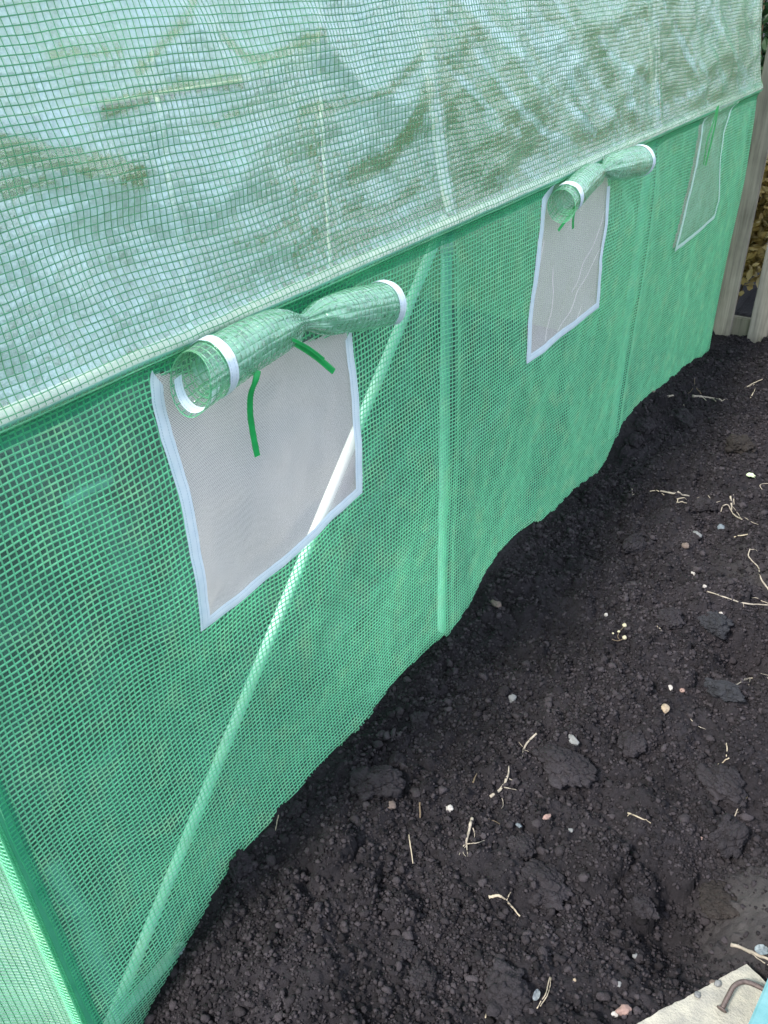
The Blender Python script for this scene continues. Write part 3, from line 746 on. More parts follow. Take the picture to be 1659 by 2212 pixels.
pipe("diagonal_brace", [b0, b1 + bd * 0.12], r=0.0098, n=12, label="pale diagonal brace pipe behind the nearest window")
pipe("base_pipe", [(-0.010, YA, -0.075), (-0.010, 0.62, -0.062), (-0.010, 0.95, -0.085), (-0.010, YB, -0.10)], n=60)
for yy in POSTS[1:]:                           # push-fit joints
    V, F, F3 = tube_arrays([(PX, yy, ZE - 0.06), (PX, yy, ZE - 0.012)], 0.0128, 14)
    obj("pipe_joint", mesh_np("pipe_joint", V, F, F3), M_PIPE, gh)

# ---- windows
def fx(y, z):
    u = np.asarray(y, float); v = v_of_z(np.asarray(z, float)); return skin(u, v)[..., 0]
def strip_on_wall(outer, inner, lift, closed=False, sub=10):
    O, I = [], []
    n = len(outer); rng = range(n if closed else n - 1)
    for i in rng:
        for k in range(sub):
            t = k / sub
            O.append(np.array(outer[i]) * (1 - t) + np.array(outer[(i + 1) % n]) * t); I.append(np.array(inner[i]) * (1 - t) + np.array(inner[(i + 1) % n]) * t)
    if not closed: O.append(np.array(outer[-1])); I.append(np.array(inner[-1]))
    O, I = np.array(O), np.array(I); m = 5
    A = np.r_[0, np.cumsum(np.linalg.norm(np.diff(O, axis=0), axis=1))]
    V, UV = [], []
    for q in range(m):
        t = q / (m - 1); P = O * (1 - t) + I * t
        x = fx(P[:, 0], P[:, 1]) + lift + 0.0010 * math.sin(math.pi * t)
        V.append(np.stack([x, P[:, 0], P[:, 1]], 1)); UV.append(np.stack([np.full(len(P), t), A], 1))
    V = np.stack(V, 1); UV = np.stack(UV, 1)
    return V.reshape(-1, 3), grid_faces(len(O), m, False), UV.reshape(-1, 2)
def edge_dist(poly, y, z):
    b = np.full(np.shape(y), 9.0); P = np.array(poly)
    for i in range(len(P)):
        a, c = P[i], P[(i + 1) % len(P)]; d = c - a
        t = np.clip(((y - a[0]) * d[0] + (z - a[1]) * d[1]) / (d @ d), 0, 1)
        b = np.minimum(b, np.hypot(y - a[0] - t * d[0], z - a[1] - t * d[1]))
    return b
def net_mesh(w, dx, name="window_net"):
    P = np.array(w['out']); y0, z0 = P.min(0); y1, z1 = P.max(0)
    ys = np.linspace(y0, y1, 90); zs = np.linspace(z0, z1, 90); Yg, Zg = np.meshgrid(ys, zs, indexing='ij')
    m = inside(inset(w['out'], 0.002), Yg, Zg).reshape(-1)
    X = fx(Yg, Zg) + dx + w['bulge'](Yg, Zg) * sstep(0.012, 0.06, edge_dist(w['out'], Yg, Zg))
    F = grid_faces(90, 90); F = F[m[F].all(axis=1)]
    return mesh_np(name, np.stack([X, Yg, Zg], -1).reshape(-1, 3), F, uv=np.stack([Yg, Zg], -1).reshape(-1, 2))
def ribbon(pts, width, wdir, name="tie_ribbon", n=40, mat=None, curl=0.0):
    P = smooth_path(pts, n); T = np.gradient(P, axis=0); T /= np.linalg.norm(T, axis=1)[:, None]
    W = np.asarray(wdir, float)[None] - T * (T @ np.asarray(wdir, float))[:, None]; W /= np.linalg.norm(W, axis=1)[:, None]
    Nn = np.cross(T, W)
    m = 5; q = np.linspace(-0.5, 0.5, m)
    top = P[:, None] + W[:, None] * (q * width)[None, :, None] + Nn[:, None] * (curl * (q * 2) ** 2)[None, :, None] * width
    bot = top - Nn[:, None] * 0.0006
    a = Acc(); a.add(top.reshape(-1, 3), grid_faces(n, m)); a.add(bot.reshape(-1, 3), grid_faces(n, m)[:, ::-1])
    k = n * m                                  # close the long edges
    for j in (0, m - 1):
        i = np.arange(n - 1) * m + j; a.F4.append(np.stack([i, i + m, i + m + k, i + k], 1))
    return a.mesh(name)
def roll(name, parent, A, Mi, B, RA, RM, RB, protrude, seed, tape_w=0.013):
    ax = smooth_path([A, Mi, B], 200); al = np.r_[0, np.cumsum(np.linalg.norm(np.diff(ax, axis=0), axis=1))]; Lr = al[-1]
    TH = 2 * np.pi * 1.75; thick0 = 0.78
    tm = al[100] / Lr
    def rad(t):
        pinch = np.exp(-(np.abs(t - tm) / 0.085) ** 1.6)
        base = np.where(t < tm, RA + (0.86 * RA - RA) * sstep(0, tm, t), 0.86 * RB + (RB - 0.86 * RB) * sstep(tm, 1, t))
        return base * (1 - pinch) + RM * pinch
    def ax_at(s):
        s = np.asarray(s, float)
        p = np.stack([np.interp(s, al, ax[:, k]) for k in range(3)], -1)
        d0 = (ax[1] - ax[0]) / np.linalg.norm(ax[1] - ax[0])
        p = p + np.where(s < 0, s, 0)[..., None] * d0
        d1 = (ax[-1] - ax[-2]) / np.linalg.norm(ax[-1] - ax[-2])
        return p + np.where(s > Lr, s - Lr, 0)[..., None] * d1
    D = (B - A) / np.linalg.norm(B - A); Nn = np.cross(D, [0, 0, 1.0]); Nn /= np.linalg.norm(Nn)
    if Nn[0] < 0: Nn = -Nn
    Bz = np.cross(Nn, D); Bz = Bz if Bz[2] > 0 else -Bz
    def fn(u, v):                              # u: metres along, v: metres round (at mean radius)
        th = v / (RA * 0.82)
        fr = np.clip(th / TH, 0, 1)
        s = u
        t = np.clip(s / Lr, 0, 1)
        r = rad(t) * (thick0 + (1 - thick0) * fr ** 0.8)
        r = r * (1 + 0.035 * fbm(u * 22, th * 1.3, seed, 3, seed) + 0.11 * np.exp(-((t - tm) / 0.15) ** 2) * np.sin(th * 7 + seed + 3 * fbm(th * 0.7, u * 14, seed, 2, 77)))
        a = th + 4.1
        return ax_at(s) + Nn * (np.cos(a) * r)[..., None] + Bz * (np.sin(a) * r)[..., None]
    VM = TH * RA * 0.82
    def start(v):
        return -0.35 * protrude * (1 - sstep(0.10, 0.30, v / VM))
    us = np.linspace(0, 1, 120); vs = np.linspace(0, VM, 190); T, Vv = np.meshgrid(us, vs, indexing='ij')
    U = start(Vv) + T * (Lr - start(Vv))
    P = fn(U, Vv)
    ob = obj(name, mesh_np(name, P.reshape(-1, 3), grid_faces(120, 190), uv=np.stack([U, Vv], -1).reshape(-1, 2), attrs={"haze": (0.62 * sstep(-0.004, 0.008, U) * sstep(0.3, 0.5, Vv / VM)).reshape(-1)}), M_FILM_ROLL, parent)
    L = lattice(-0.36 * protrude, Lr, 0.0, VM, 0.004, 0.0115, 0.0115)
    obj("reinforcing_mesh", thread_mesh("reinforcing_mesh", fn, L, (0.0008, 0.0008), (-0.0006, -0.0006), keep=lambda P, u, v: (u >= start(v) - 0.001) & ((u < 0.02) | (v > VM * 0.40))), M_THREAD_ROLL, parent)
    # white tape along the two side edges of the rolled sheet
    def ring(u0, u1, v0, v1, lift):
        vs = np.linspace(v0, v1, 110); us = np.linspace(u0, u1, 6); Uu, Vq = np.meshgrid(us, vs, indexing='ij')
        Pq = fn(Uu, Vq); n, _, _ = normals(fn, Uu, Vq)
        c = ax_at(Uu); sg = np.sign(np.sum(n * (Pq - c), -1))[..., None]
        Pq = Pq + n * sg * lift
        return mesh_np("flap_tape", Pq.reshape(-1, 3), grid_faces(6, 110), uv=np.stack([(Uu - u0) / (u1 - u0), Vq], -1).reshape(-1, 2))
    obj("flap_tape", ring(-0.0005, tape_w, VM * 0.615, VM, 0.0014), M_TAPE, parent)
    # the lap of sheet that has slid out past the tape: an open sleeve of film and scrim
    CI = 2 * np.pi * RA * 0.95
    def sleeve(u, v):
        th = v / CI * 2 * np.pi
        r = RA * (0.955 + 0.05 * np.sin(th * 2 + seed) * np.clip(-u / protrude, 0, 1) + 0.02 * fbm(u * 30, th, seed, 2, seed + 3))
        lean = np.clip(-u, 0, None) * 0.10
        return ax_at(u) + Nn * (np.cos(th) * r)[..., None] + Bz * (np.sin(th) * r - lean)[..., None]
    def s0(v): return -protrude * (0.80 - 0.20 * np.sin(v / CI * 2 * np.pi))
    T2, V2 = np.meshgrid(np.linspace(0, 1, 24), np.linspace(0, CI, 80), indexing='ij'); U2 = s0(V2) * (1 - T2) + 0.010 * T2
    obj("sleeve", mesh_np("sleeve", sleeve(U2, V2).reshape(-1, 3), grid_faces(24, 80), uv=np.stack([U2, V2], -1).reshape(-1, 2), attrs={"haze": np.zeros(U2.size)}), M_FILM_ROLL, parent)
    Ls = [(np.linspace(-protrude, 0.006, 26), np.full(26, CI * k / 20), False) for k in range(20)] + [(np.full(90, -u_), np.linspace(0, CI, 90), True) for u_ in np.arange(0.004, protrude * 1.02, 0.0105)]
    obj("reinforcing_mesh", thread_mesh("reinforcing_mesh", sleeve, Ls, (0.0010, 0.0010), (-0.0007, -0.0007), keep=lambda P, u, v: u >= s0(v) - 0.001), M_THREAD_ROLL, parent)
    Lr_ = [(s0(np.linspace(0, CI, 120)), np.linspace(0, CI, 120), True)]
    obj("sleeve_edge", thread_mesh("sleeve_edge", sleeve, Lr_, (0.0010, 0.0010), (-0.0010, -0.0010)), M_THREAD_ROLL, parent)
    vq = np.linspace(CI * 0.52, CI * 0.98, 70); uq = np.linspace(0, 1, 5); Uq, Vq = np.meshgrid(uq, vq, indexing='ij'); Ub = s0(Vq) + 0.006 + Uq * tape_w * 0.9
    Pq = sleeve(Ub, Vq); Pq = Pq + (ax_at(Ub) - Pq) * 0.05
    if seed == 5: obj("flap_tape", mesh_np("flap_tape", Pq.reshape(-1, 3), grid_faces(5, 70), uv=np.stack([Uq, Vq], -1).reshape(-1, 2)), M_TAPE, parent)
    obj("flap_tape", ring(Lr - tape_w, Lr + 0.0005, VM * 0.45, VM, 0.0014), M_TAPE, parent)
    return ob

def bulge1(Y, Z): return 0.004 * fbm(Y * 9, Z * 7, 0, 2, 501) - 0.006 + 0.003 * np.sin((Y + Z) * 40) * sstep(0.75, 0.45, Z)
def bulge2(Y, Z): return 0.004 * fbm(Y * 11, Z * 6, 0, 2, 502) - 0.004 + 0.0018 * np.sin((Y * 1.0 - 0.45 * Z) * 95)
WIN[0]['bulge'] = bulge1; WIN[1]['bulge'] = bulge2; WIN[2]['bulge'] = lambda Y, Z: -0.006 + 0 * Y
WLAB = ["nearest window, flap rolled up and tied, brace showing through its net", "middle window, flap rolled up and tied, net creased in long pale folds", "farthest window, film flap hanging closed with its ties loose"]
WOBJ = []
for i, w in enumerate(WIN):
    wo = obj("roll_up_window", net_mesh(w, 0.001), M_NET, gh, label=WLAB[i])
    WOBJ.append(wo)
    o, ii = w['out'], w['in']
    nb = {0: 15, 1: 12, 2: 12}[i]
    V_, F_, UV_ = strip_on_wall(o[:nb], ii[:nb], 0.0042)
    if i < 2: obj("window_binding", mesh_np("window_binding", V_, F_, uv=UV_), M_TAPE, wo)
# folds in the middle net: narrow pleats of doubled netting
def pleat(pts, width):
    Q = smooth_path([onx(p, 0.0) for p in pts], 30); n = len(Q); w = width * np.sin(np.linspace(0.15, 2.99, n))
    V_, UV_ = [], []
    for s in (-1, -0.5, 0, 0.5, 1):
        y = Q[:, 1] + s * w; z = Q[:, 2] + s * w * 0.35
        x = fx(y, z) + 0.001 + bulge2(y, z) + 0.0012 + 0.0022 * (1 - abs(s)); V_.append(np.stack([x, y, z], 1)); UV_.append(np.stack([y + 0.0007, z + 0.0009], 1))
    V_ = np.stack(V_, 1); UV_ = np.stack(UV_, 1)
    return mesh_np("net_fold", V_.reshape(-1, 3), grid_faces(n, 5), uv=UV_.reshape(-1, 2))
for pts, wd in (([(1299, 520), (1262, 590), (1228, 655), (1200, 715)], 0.0032), ([(1306, 455), (1270, 540), (1225, 630)], 0.0026), ([(1192, 570), (1186, 640), (1174, 735)], 0.0024), ([(1172, 520), (1150, 610)], 0.0020), ([(1248, 660), (1236, 695)], 0.0022)):
    obj("net_fold", pleat(pts, wd), M_NET, WOBJ[1])
# nearest roll
A1, M1, B1 = onx((452, 800), 0.040), onx((603, 716), 0.030), onx((838, 655), 0.042)
roll("rolled_flap", WOBJ[0], A1, M1, B1, 0.0385, 0.0115, 0.0365, 0.046, 5, tape_w=0.016)
rb = [onx((556, 800), 0.062), onx((553, 818), 0.063), onx((543, 845), 0.056), onx((540, 885), 0.046), onx((546, 935), 0.038), onx((556, 986), 0.034)]
obj("tie_ribbon", ribbon(rb, 0.0095, (0.3, 0.9, 0.2), curl=0.06), M_RIBBON, WOBJ[0])
rb = [onx((596, 706), 0.052), onx((612, 728), 0.054), onx((640, 742), 0.054), onx((680, 768), 0.050), onx((722, 803), 0.046)]
obj("tie_ribbon", ribbon(rb, 0.0100, (0.2, 0.45, 0.9), curl=-0.08), M_RIBBON, WOBJ[0])
rb = [onx((606, 726), 0.056), onx((640, 737), 0.059), onx((668, 752), 0.058), onx((700, 776), 0.055)]
obj("tie_ribbon", ribbon(rb, 0.0045, (0.3, 0.45, 0.9)), M_RIBBON, WOBJ[0])
def band(c, axis, r, name="tie_ribbon"):      # the ribbon drawn tight round the roll
    a = np.linspace(0.0, 2 * np.pi, 40); ax = axis / np.linalg.norm(axis); n1 = np.cross(ax, [0, 0, 1.0]); n1 /= np.linalg.norm(n1); n2 = np.cross(n1, ax)
    P = c + np.outer(np.cos(a) * r, n1) + np.outer(np.sin(a) * r, n2)
    return ribbon_ring(P, ax, 0.007, name)
def ribbon_ring(P, ax, w, name):
    V_ = np.stack([P - ax * w / 2, P + ax * w / 2], 1).reshape(-1, 3); return mesh_np(name, V_, grid_faces(len(P), 2))
obj("tie_ribbon", band(M1, B1 - A1, 0.0150), M_RIBBON, WOBJ[0])
def knot(c, r, seed):
    bv, bf = ico(4); f = 1 + 0.45 * fbm(bv[:, 0] * 1.7 + seed, bv[:, 1] * 1.7, bv[:, 2] * 1.7, 3, seed) + 0.10 * np.sin(bv[:, 1] * 14)
    return mesh_np("tie_knot", bv * f[:, None] * r * np.array([0.8, 1.1, 0.9]) + c, None, bf)
obj("tie_knot", knot(onx((602, 716), 0.048), 0.0085, 3), M_RIBBON, WOBJ[0])
# middle roll
A2, M2, B2 = onx((1224, 432), 0.036), onx((1275, 383), 0.028), onx((1384, 348), 0.040)
roll("rolled_flap", WOBJ[1], A2, M2, B2, 0.0330, 0.0095, 0.038, 0.036, 9, tape_w=0.018)
rb = [onx((1268, 408), 0.052), onx((1255, 428), 0.050), onx((1235, 458), 0.044), onx((1206, 498), 0.036)]
obj("tie_ribbon", ribbon(rb, 0.0072, (0.2, 0.9, 0.3), curl=0.05), M_RIBBON, WOBJ[1])
rb = [onx((1256, 428), 0.046), onx((1245, 448), 0.040), onx((1239, 470), 0.034), onx((1238, 494), 0.031)]
obj("tie_ribbon", ribbon(rb, 0.0072, (0.2, 0.9, 0.3)), M_RIBBON, WOBJ[1])
obj("tie_ribbon", band(M2, B2 - A2, 0.0125), M_RIBBON, WOBJ[1])
obj("tie_knot", knot(onx((1272, 396), 0.042), 0.0075, 8), M_RIBBON, WOBJ[1])
# farthest window: closed flap with its own scrim and tape edge, ties hanging
w = WIN[2]
P3 = np.array(w['out']); y0, z0 = P3.min(0); y1, z1 = P3.max(0)
def flap_fn(u, v):
    return np.stack([fx(u, v) + 0.010 + 0.002 * fbm(u * 12, v * 9, 0, 2, 511), u, v], -1)
Yg, Zg = np.meshgrid(np.linspace(y0, y1, 80), np.linspace(z0, z1, 80), indexing='ij')
mk = inside(w['out'], Yg, Zg).reshape(-1); Fq = grid_faces(80, 80); Fq = Fq[mk[Fq].all(axis=1)]
fl = obj("closed_flap", mesh_np("closed_flap", flap_fn(Yg, Zg).reshape(-1, 3), Fq, uv=np.stack([Yg, Zg], -1).reshape(-1, 2)), M_FILM_FLAP, WOBJ[2])
obj("reinforcing_mesh", thread_mesh("reinforcing_mesh", flap_fn, lattice(y0, y1, z0, z1, 0.01), (0.0006, 0.0008), (0.0005, 0.0006), keep=lambda P, u, v: inside(w['out'], u, v)), M_THREAD_ROLL, WOBJ[2])
V_, F_, UV_ = strip_on_wall(w['out'][:12], inset(w['out'], 0.014)[:12], 0.0125)
def pale_tape():
    m, nt, out = new_mat("translucent_tape")
    d = N(nt, "ShaderNodeBsdfDiffuse", Color=(0.66, 0.84, 0.78, 1)); t = N(nt, "ShaderNodeBsdfTransparent")
    nt.links.new(mix_sh(nt, 0.42, d.outputs[0], t.outputs[0]), out.inputs[0]); return m
M_PALE = pale_tape()
obj("flap_tape", mesh_np("flap_tape", V_, F_, uv=UV_), M_PALE, WOBJ[2])
for pts, wd in (([(1552, 228), (1546, 265), (1536, 310), (1524, 358)], 0.011), ([(1549, 232), (1540, 268), (1529, 300), (1520, 356)], 0.006)):
    obj("tie_ribbon", ribbon([onx(p, 0.026) for p in pts], wd, (0.1, 0.9, 0.3)), M_RIBBON, WOBJ[2])

# ------------------------------------------------------------------ fence beyond the far end
def wood_material(name, a, b):
    m, nt, out = new_mat(name)
    tc = nt.nodes.new("ShaderNodeTexCoord"); mp = nt.nodes.new("ShaderNodeMapping"); nt.links.new(tc.outputs["Object"], mp.inputs[0])
    mp.inputs["Scale"].default_value = (60, 60, 3)
    g = noise(nt, mp.outputs[0], 1.2, 6, 0.65); k = noise(nt, tc.outputs["Object"], 9, 3)
    p = N(nt, "ShaderNodeBsdfPrincipled", Roughness=0.85)
    nt.links.new(ramp(nt, math_n(nt, 'ADD', math_n(nt, 'MULTIPLY', g, 0.7), math_n(nt, 'MULTIPLY', k, 0.3)), [(0.3, a), (0.66, b)]), p.inputs["Base Color"])
    nt.links.new(bump(nt, g, 0.6, 0.003), p.inputs["Normal"]); nt.links.new(p.outputs[0], out.inputs[0]); return m
M_WOOD = wood_material("weathered_grey_timber", (0.12, 0.105, 0.085), (0.36, 0.325, 0.27))
M_WOOD2 = wood_material("mossy_timber", (0.10, 0.095, 0.07), (0.23, 0.215, 0.16))
def box_bm(x0, x1, y0, y1, z0, z1, bev=0.003, wob=0.0, seed=0):
    bm = bmesh.new()
    bmesh.ops.create_cube(bm, size=1)
    for v in bm.verts: v.co = Vector(((x0 + x1) / 2 + v.co.x * (x1 - x0), (y0 + y1) / 2 + v.co.y * (y1 - y0), (z0 + z1) / 2 + v.co.z * (z1 - z0)))
    if bev: bmesh.ops.bevel(bm, geom=bm.edges[:], offset=bev, segments=2, affect='EDGES')
    me = bpy.data.meshes.new("box"); bm.to_mesh(me); bm.free(); return me
FY = 4.56 * S
fence = obj("picket_fence", None, label="weathered grey timber fence of upright boards beyond the tunnel's far end", cat="fence")
bl, br = ony((1578, 508), FY)[0], ony((1619, 512), FY)[0]
c2 = ony((1633, 645), FY)[0]
bw = br - bl; gap = c2 - ony((1590, 625), FY)[0]
pitch = c2 - ony((1552, 645), FY)[0]
for k in range(-3, 8):
    if k == 0: dd = 0.004
    x0 = bl + k * pitch
    me = box_bm(x0 + random.uniform(-.002, .002), x0 + bw, FY, FY + 0.022, -0.06, 1.35 + random.uniform(-0.02, 0.03), 0.003)
    obj("upright_board", me, M_WOOD, fence)
obj("gravel_board", box_bm(-0.75, 1.9, FY + 0.024, FY + 0.050, -0.12, 0.105, 0.004), M_WOOD2, fence, label="mossy horizontal board along the foot of the fence")
obj("fence_rail", box_bm(-0.75, 1.9, FY + 0.024, FY + 0.060, 0.86, 0.93, 0.004), M_WOOD2, fence)

def leafy(name, cx, cy, h, rad, nl, cols, label, cat, group, leaf=0.026, seed=0, stems=9, z0=0.0, lo=0.08):
    rg = np.random.default_rng(seed)
    root = obj(name, None, label=label, cat=cat, group=group); root.location = (cx, cy, z0)
    a = Acc()
    tips = []
    for i in range(stems):
        an = rg.uniform(0, 2 * np.pi); rr = rad * rg.uniform(0.3, 1.0)
        P = [(0.02 * rg.normal(), 0.02 * rg.normal(), -0.05), (rr * 0.35 * np.cos(an), rr * 0.35 * np.sin(an), h * 0.45), (rr * np.cos(an), rr * np.sin(an), h * rg.uniform(0.75, 1.0))]
        P = smooth_path(P, 14); V, F, F3 = tube_arrays(P, np.linspace(0.006, 0.0018, 14), 5); a.add(V, F, F3); tips.append(P)
    obj("stems", a.mesh("stems"), M_STEM, root)
    lv = np.array([(0, -1, 0), (0.42, -0.35, 0.08), (0.45, 0.2, 0.10), (0, 1.05, -0.1), (-0.45, 0.2, 0.10), (-0.42, -0.35, 0.08), (0, 0, -0.03)])
    lf = np.array([(0, 1, 6), (1, 2, 6), (2, 3, 6), (3, 4, 6), (4, 5, 6), (5, 0, 6)])
    Vs, Fs = [], []
    for i in range(nl):
        P = tips[rg.integers(len(tips))]; q = P[rg.integers(int(14 * lo) + 2, 14)] + rg.normal(0, rad * 0.22, 3) * np.array([1, 1, 0.6])
        s = leaf * rg.uniform(0.55, 1.25); ax = rg.normal(size=3); ax /= np.linalg.norm(ax)
        R = np.array(Matrix.Rotation(rg.uniform(0, 6.28), 3, Vector(ax)))
        Vs.append((lv * s) @ R.T + q); Fs.append(lf + 7 * i)
    obj("leaves", mesh_np("leaves", np.vstack(Vs), None, np.vstack(Fs), smooth=False), cols, root)
    return root
M_STEM = plain("dry_stem", (0.12, 0.085, 0.05), rough=0.8)
def leaf_material(name, c1, c2, c3):
    m, nt, out = new_mat(name)
    g = nt.nodes.new("ShaderNodeNewGeometry")
    c = ramp(nt, g.outputs["Random Per Island"], [(0.0, c1), (0.5, c2), (1.0, c3)])
    d = N(nt, "ShaderNodeBsdfPrincipled", Roughness=0.55); nt.links.new(c, d.inputs["Base Color"])
    t = N(nt, "ShaderNodeBsdfTranslucent"); nt.links.new(c, t.inputs["Color"])
    nt.links.new(mix_sh(nt, 0.3, d.outputs[0], t.outputs[0]), out.inputs[0]); return m
M_LEAF_Y = leaf_material("autumn_leaf", (0.24, 0.18, 0.05), (0.54, 0.41, 0.14), (0.66, 0.56, 0.30))
M_LEAF_G = leaf_material("dark_green_leaf", (0.012, 0.035, 0.012), (0.025, 0.07, 0.025), (0.04, 0.11, 0.04))
g_ = "yellowing shrubs behind the fence"
_s1 = ony((1595, 560), FY + 0.32)[0]; _s2 = ony((1640, 700), FY + 0.40)[0]; _s3 = ony((1650, 100), FY + 0.95)[0]
leafy("shrub", _s1, FY + 0.32, 0.85, 0.26, 3600, M_LEAF_Y, "yellow-leaved shrub behind the fence, close to the tunnel's far corner", "shrub", g_, seed=3, lo=0.25)
leafy("shrub", _s2 + 0.22, FY + 0.40, 0.80, 0.28, 3200, M_LEAF_Y, "yellow-leaved shrub behind the fence, clear of the tunnel's far corner", "shrub", g_, seed=4, lo=0.2)
leafy("evergreen_bush", _s3 + 0.1, FY + 0.95, 2.0, 0.50, 5200, M_LEAF_G, "dark evergreen bush rising above the fence at the top corner", "bush", None, leaf=0.034, seed=6, stems=16)

# ------------------------------------------------------------------ things lying on the soil
def c5(x, y): return (777.6 + x / 1.882, 1296 + y / 1.882)
def c8(x, y): return (1209.7 + x / 3.692, 734.5 + y / 3.692)
def c7(x, y): return (1278.9 + x / 4.363, 1166.5 + y / 4.363)
def mpp(p):                                    # metres per measured pixel at a point on the soil
    q = ong(p); return np.linalg.norm(q - CAM) / FPX
def stone_mesh(r, sc, seed, sub=4, rough_=0.28, fine=0.08):
    bv, bf = ico(sub); o = seed * 7.3
    f = 1 + rough_ * fbm(bv[:, 0] * 1.3 + o, bv[:, 1] * 1.3, bv[:, 2] * 1.3, 3, seed) + fine * fbm(bv[:, 0] * 6 + o, bv[:, 1] * 6, bv[:, 2] * 6, 3, seed + 5)
    return mesh_np("lump", bv * f[:, None] * r * np.asarray(sc), None, bf)
def clod_mesh(r, sc, seed):
    """a clod: a low core with hundreds of packed crumbs and lumps grown over it"""
    rg = np.random.default_rng(seed); bv, bf = ico(5); o = seed * 7.3; sc = np.asarray(sc)
    shape = lambda d: 0.86 + 0.34 * fbm(d[..., 0] * 1.3 + o, d[..., 1] * 1.3, d[..., 2] * 1.3, 2, seed)
    nz = lambda d, f, k: fbm(d[..., 0] * f + o, d[..., 1] * f, d[..., 2] * f, 2, seed + k)
    V = bv * (shape(bv) + 0.07 * nz(bv, 5, 5) + 0.04 * nz(bv, 12, 9))[:, None]
    a = Acc(); a.add(V * r * sc, None, bf)
    for sub, n, s0, s1 in ((3, 34, 0.14, 0.30), (2, 150, 0.06, 0.15), (2, 300, 0.025, 0.07)):
        cv, cf = ico(sub)
        d = rg.normal(size=(n, 3)); d[:, 2] = np.abs(d[:, 2]) * 0.9 - 0.25; d /= np.linalg.norm(d, axis=1)[:, None]
        rad = shape(d)
        for k in range(n):
            s_ = s0 * (s1 / s0) ** (rg.random() ** 1.5); q = cv * 1.5 + rg.uniform(0, 80, 3)
            lm = cv * rg.uniform(0.7, 1.25, 3) * (1 + 0.40 * vnoise(q[:, 0], q[:, 1], q[:, 2], 8) + 0.2 * vnoise(q[:, 0] * 2.3, q[:, 1] * 2.3, q[:, 2] * 2.3, 9))[:, None]
            a.add((d[k] * rad[k] * rg.uniform(0.93, 1.03) + lm * s_) * r * sc, None, cf)
    return a.mesh("clod")
def lump(name, p, rpx, sc, mat, label, cat, group, seed, sink=0.25, rot=None, sub=4, rough_=0.28, fine=0.08):
    q = ong(p); r = rpx * mpp(p)
    o = obj(name, clod_mesh(r, sc, seed) if name == 'soil_clod' else stone_mesh(r, sc, seed, sub, rough_, fine), mat, label=label, cat=cat, group=group)
    zz = float(np.median([soil_z(q[0] + dx * r * 0.6, q[1] + dy * r * 0.6) for dx in (-1, 0, 1) for dy in (-1, 0, 1)]))
    o.location = (q[0], q[1], zz + r * sc[2] * (1 - 2 * sink) * 0.9)
    o.rotation_euler = (0, 0, rot if rot is not None else seed * 1.7)
    return o
GC = "larger clods on the dug soil"
CLODS = [
    (c5(240, 490), 21, (1.0, 0.85, 0.8), 0, "round dark clod beside the tunnel wall, by itself on fine soil"),
    (c5(150, 650), 16, (1, 1, 0.8), 0, "small round clod just up the slope from the biggest lumpy clod by the wall"),
    (c5(65, 760), 42, (0.85, 1.25, 0.8), 0, "biggest lumpy clod near the wall, with a white chip beside it"),
    (c5(1445, 95), 30, (1.0, 1.1, 0.7), 1, "flat grey clay clod on the edge of the hole"),
    (c5(1475, 760), 40, (1.3, 0.9, 0.6), 0, "wide dark clod near a small dry leaf"),
    (c5(1105, 590), 30, (1.1, 0.9, 0.75), 0, "dark clod beside the white oval pebble"),
    (c5(585, 375), 12, (1, 0.9, 0.9), 0, "small dark clod touching a grey pebble"),
    (c5(1490, 955), 36, (1.3, 0.8, 0.7), 0, "dark clod below the forked rootlet near the frame's right edge"),
    (c5(830, 670), 46, (1.2, 0.9, 0.45), 0, "broad low clod of soil split by a crack"),
    (c5(740, 1140), 40, (1.0, 1.2, 0.6), 0, "large clod up the slope from the bent straw"),
    (c5(600, 1610), 44, (1.1, 1.0, 0.6), 0, "broad flat clod near the bottom edge, left of the crossed straws"),
    (c5(250, 1560), 28, (1, 1, 0.75), 0, "dark rounded clod near the bottom edge with a tiny straw on it"),
    (c5(1465, 1250), 34, (1.2, 1.0, 0.5), 2, "grey-brown compacted lump on the far lip of the hollow"),
    (c5(1150, 1260), 24, (1, 1, 0.8), 0, "dark clod down in the hollow above the little hooked root"),
    (c8(1440, 880), 30, (1.0, 1.1, 0.8), 2, "brown fibrous clod, upslope of the pale green leaf"),
    (c8(960, 650), 24, (1.2, 0.9, 0.7), 0, "wide dark clod between the far post and the brown clod"),
    (c8(660, 710), 18, (1.2, 0.9, 0.9), 0, "dark clod leaning at the foot of the tunnel wall past the far post"),
    (c8(590, 800), 16, (0.9, 1.1, 0.9), 0, "blocky clod against the tunnel wall beside the far post"),
    (c8(1160, 1330), 22, (1.1, 1, 0.7), 0, "dark clod between the pale stick and the bluish stone"),
    (c8(600, 1660), 24, (0.8, 1.2, 0.8), 0, "upright oblong clod on the slope of fine crumbs"),
    (c7(730, 750), 24, (1.2, 1.0, 0.7), 0, "dark clod next to the flat grey clay clod"),
    (c7(1230, 1440), 24, (1.4, 0.8, 0.7), 1, "oblong greyish clod under the end of the long rootlet"),
    (c5(660, 1010), 24, (1, 1.1, 0.7), 0, "dark clod next to the bluish slate chip"),
    (c5(180, 1420), 22, (1.1, 1, 0.7), 0, "mid-sized clod on the lower left of the soil"),
    ((520, 1880), 26, (1.1, 0.9, 0.9), 0, "big clod tucked under the wall where the film sweeps to the near corner"),
    ((640, 1750), 18, (1, 1, 0.9), 0, "clod against the wall foot above a thin upright straw"),
]
for i, (p, r, sc, mt, lab) in enumerate(CLODS):
    lump("soil_clod", p, r, sc, (M_CLOD, M_CLOD_GREY, M_CLOD_BROWN)[mt], lab, "clod", GC, 40 + i, sink=0.36, sub=5 if r > 20 else 4, rough_=0.34, fine=0.16)

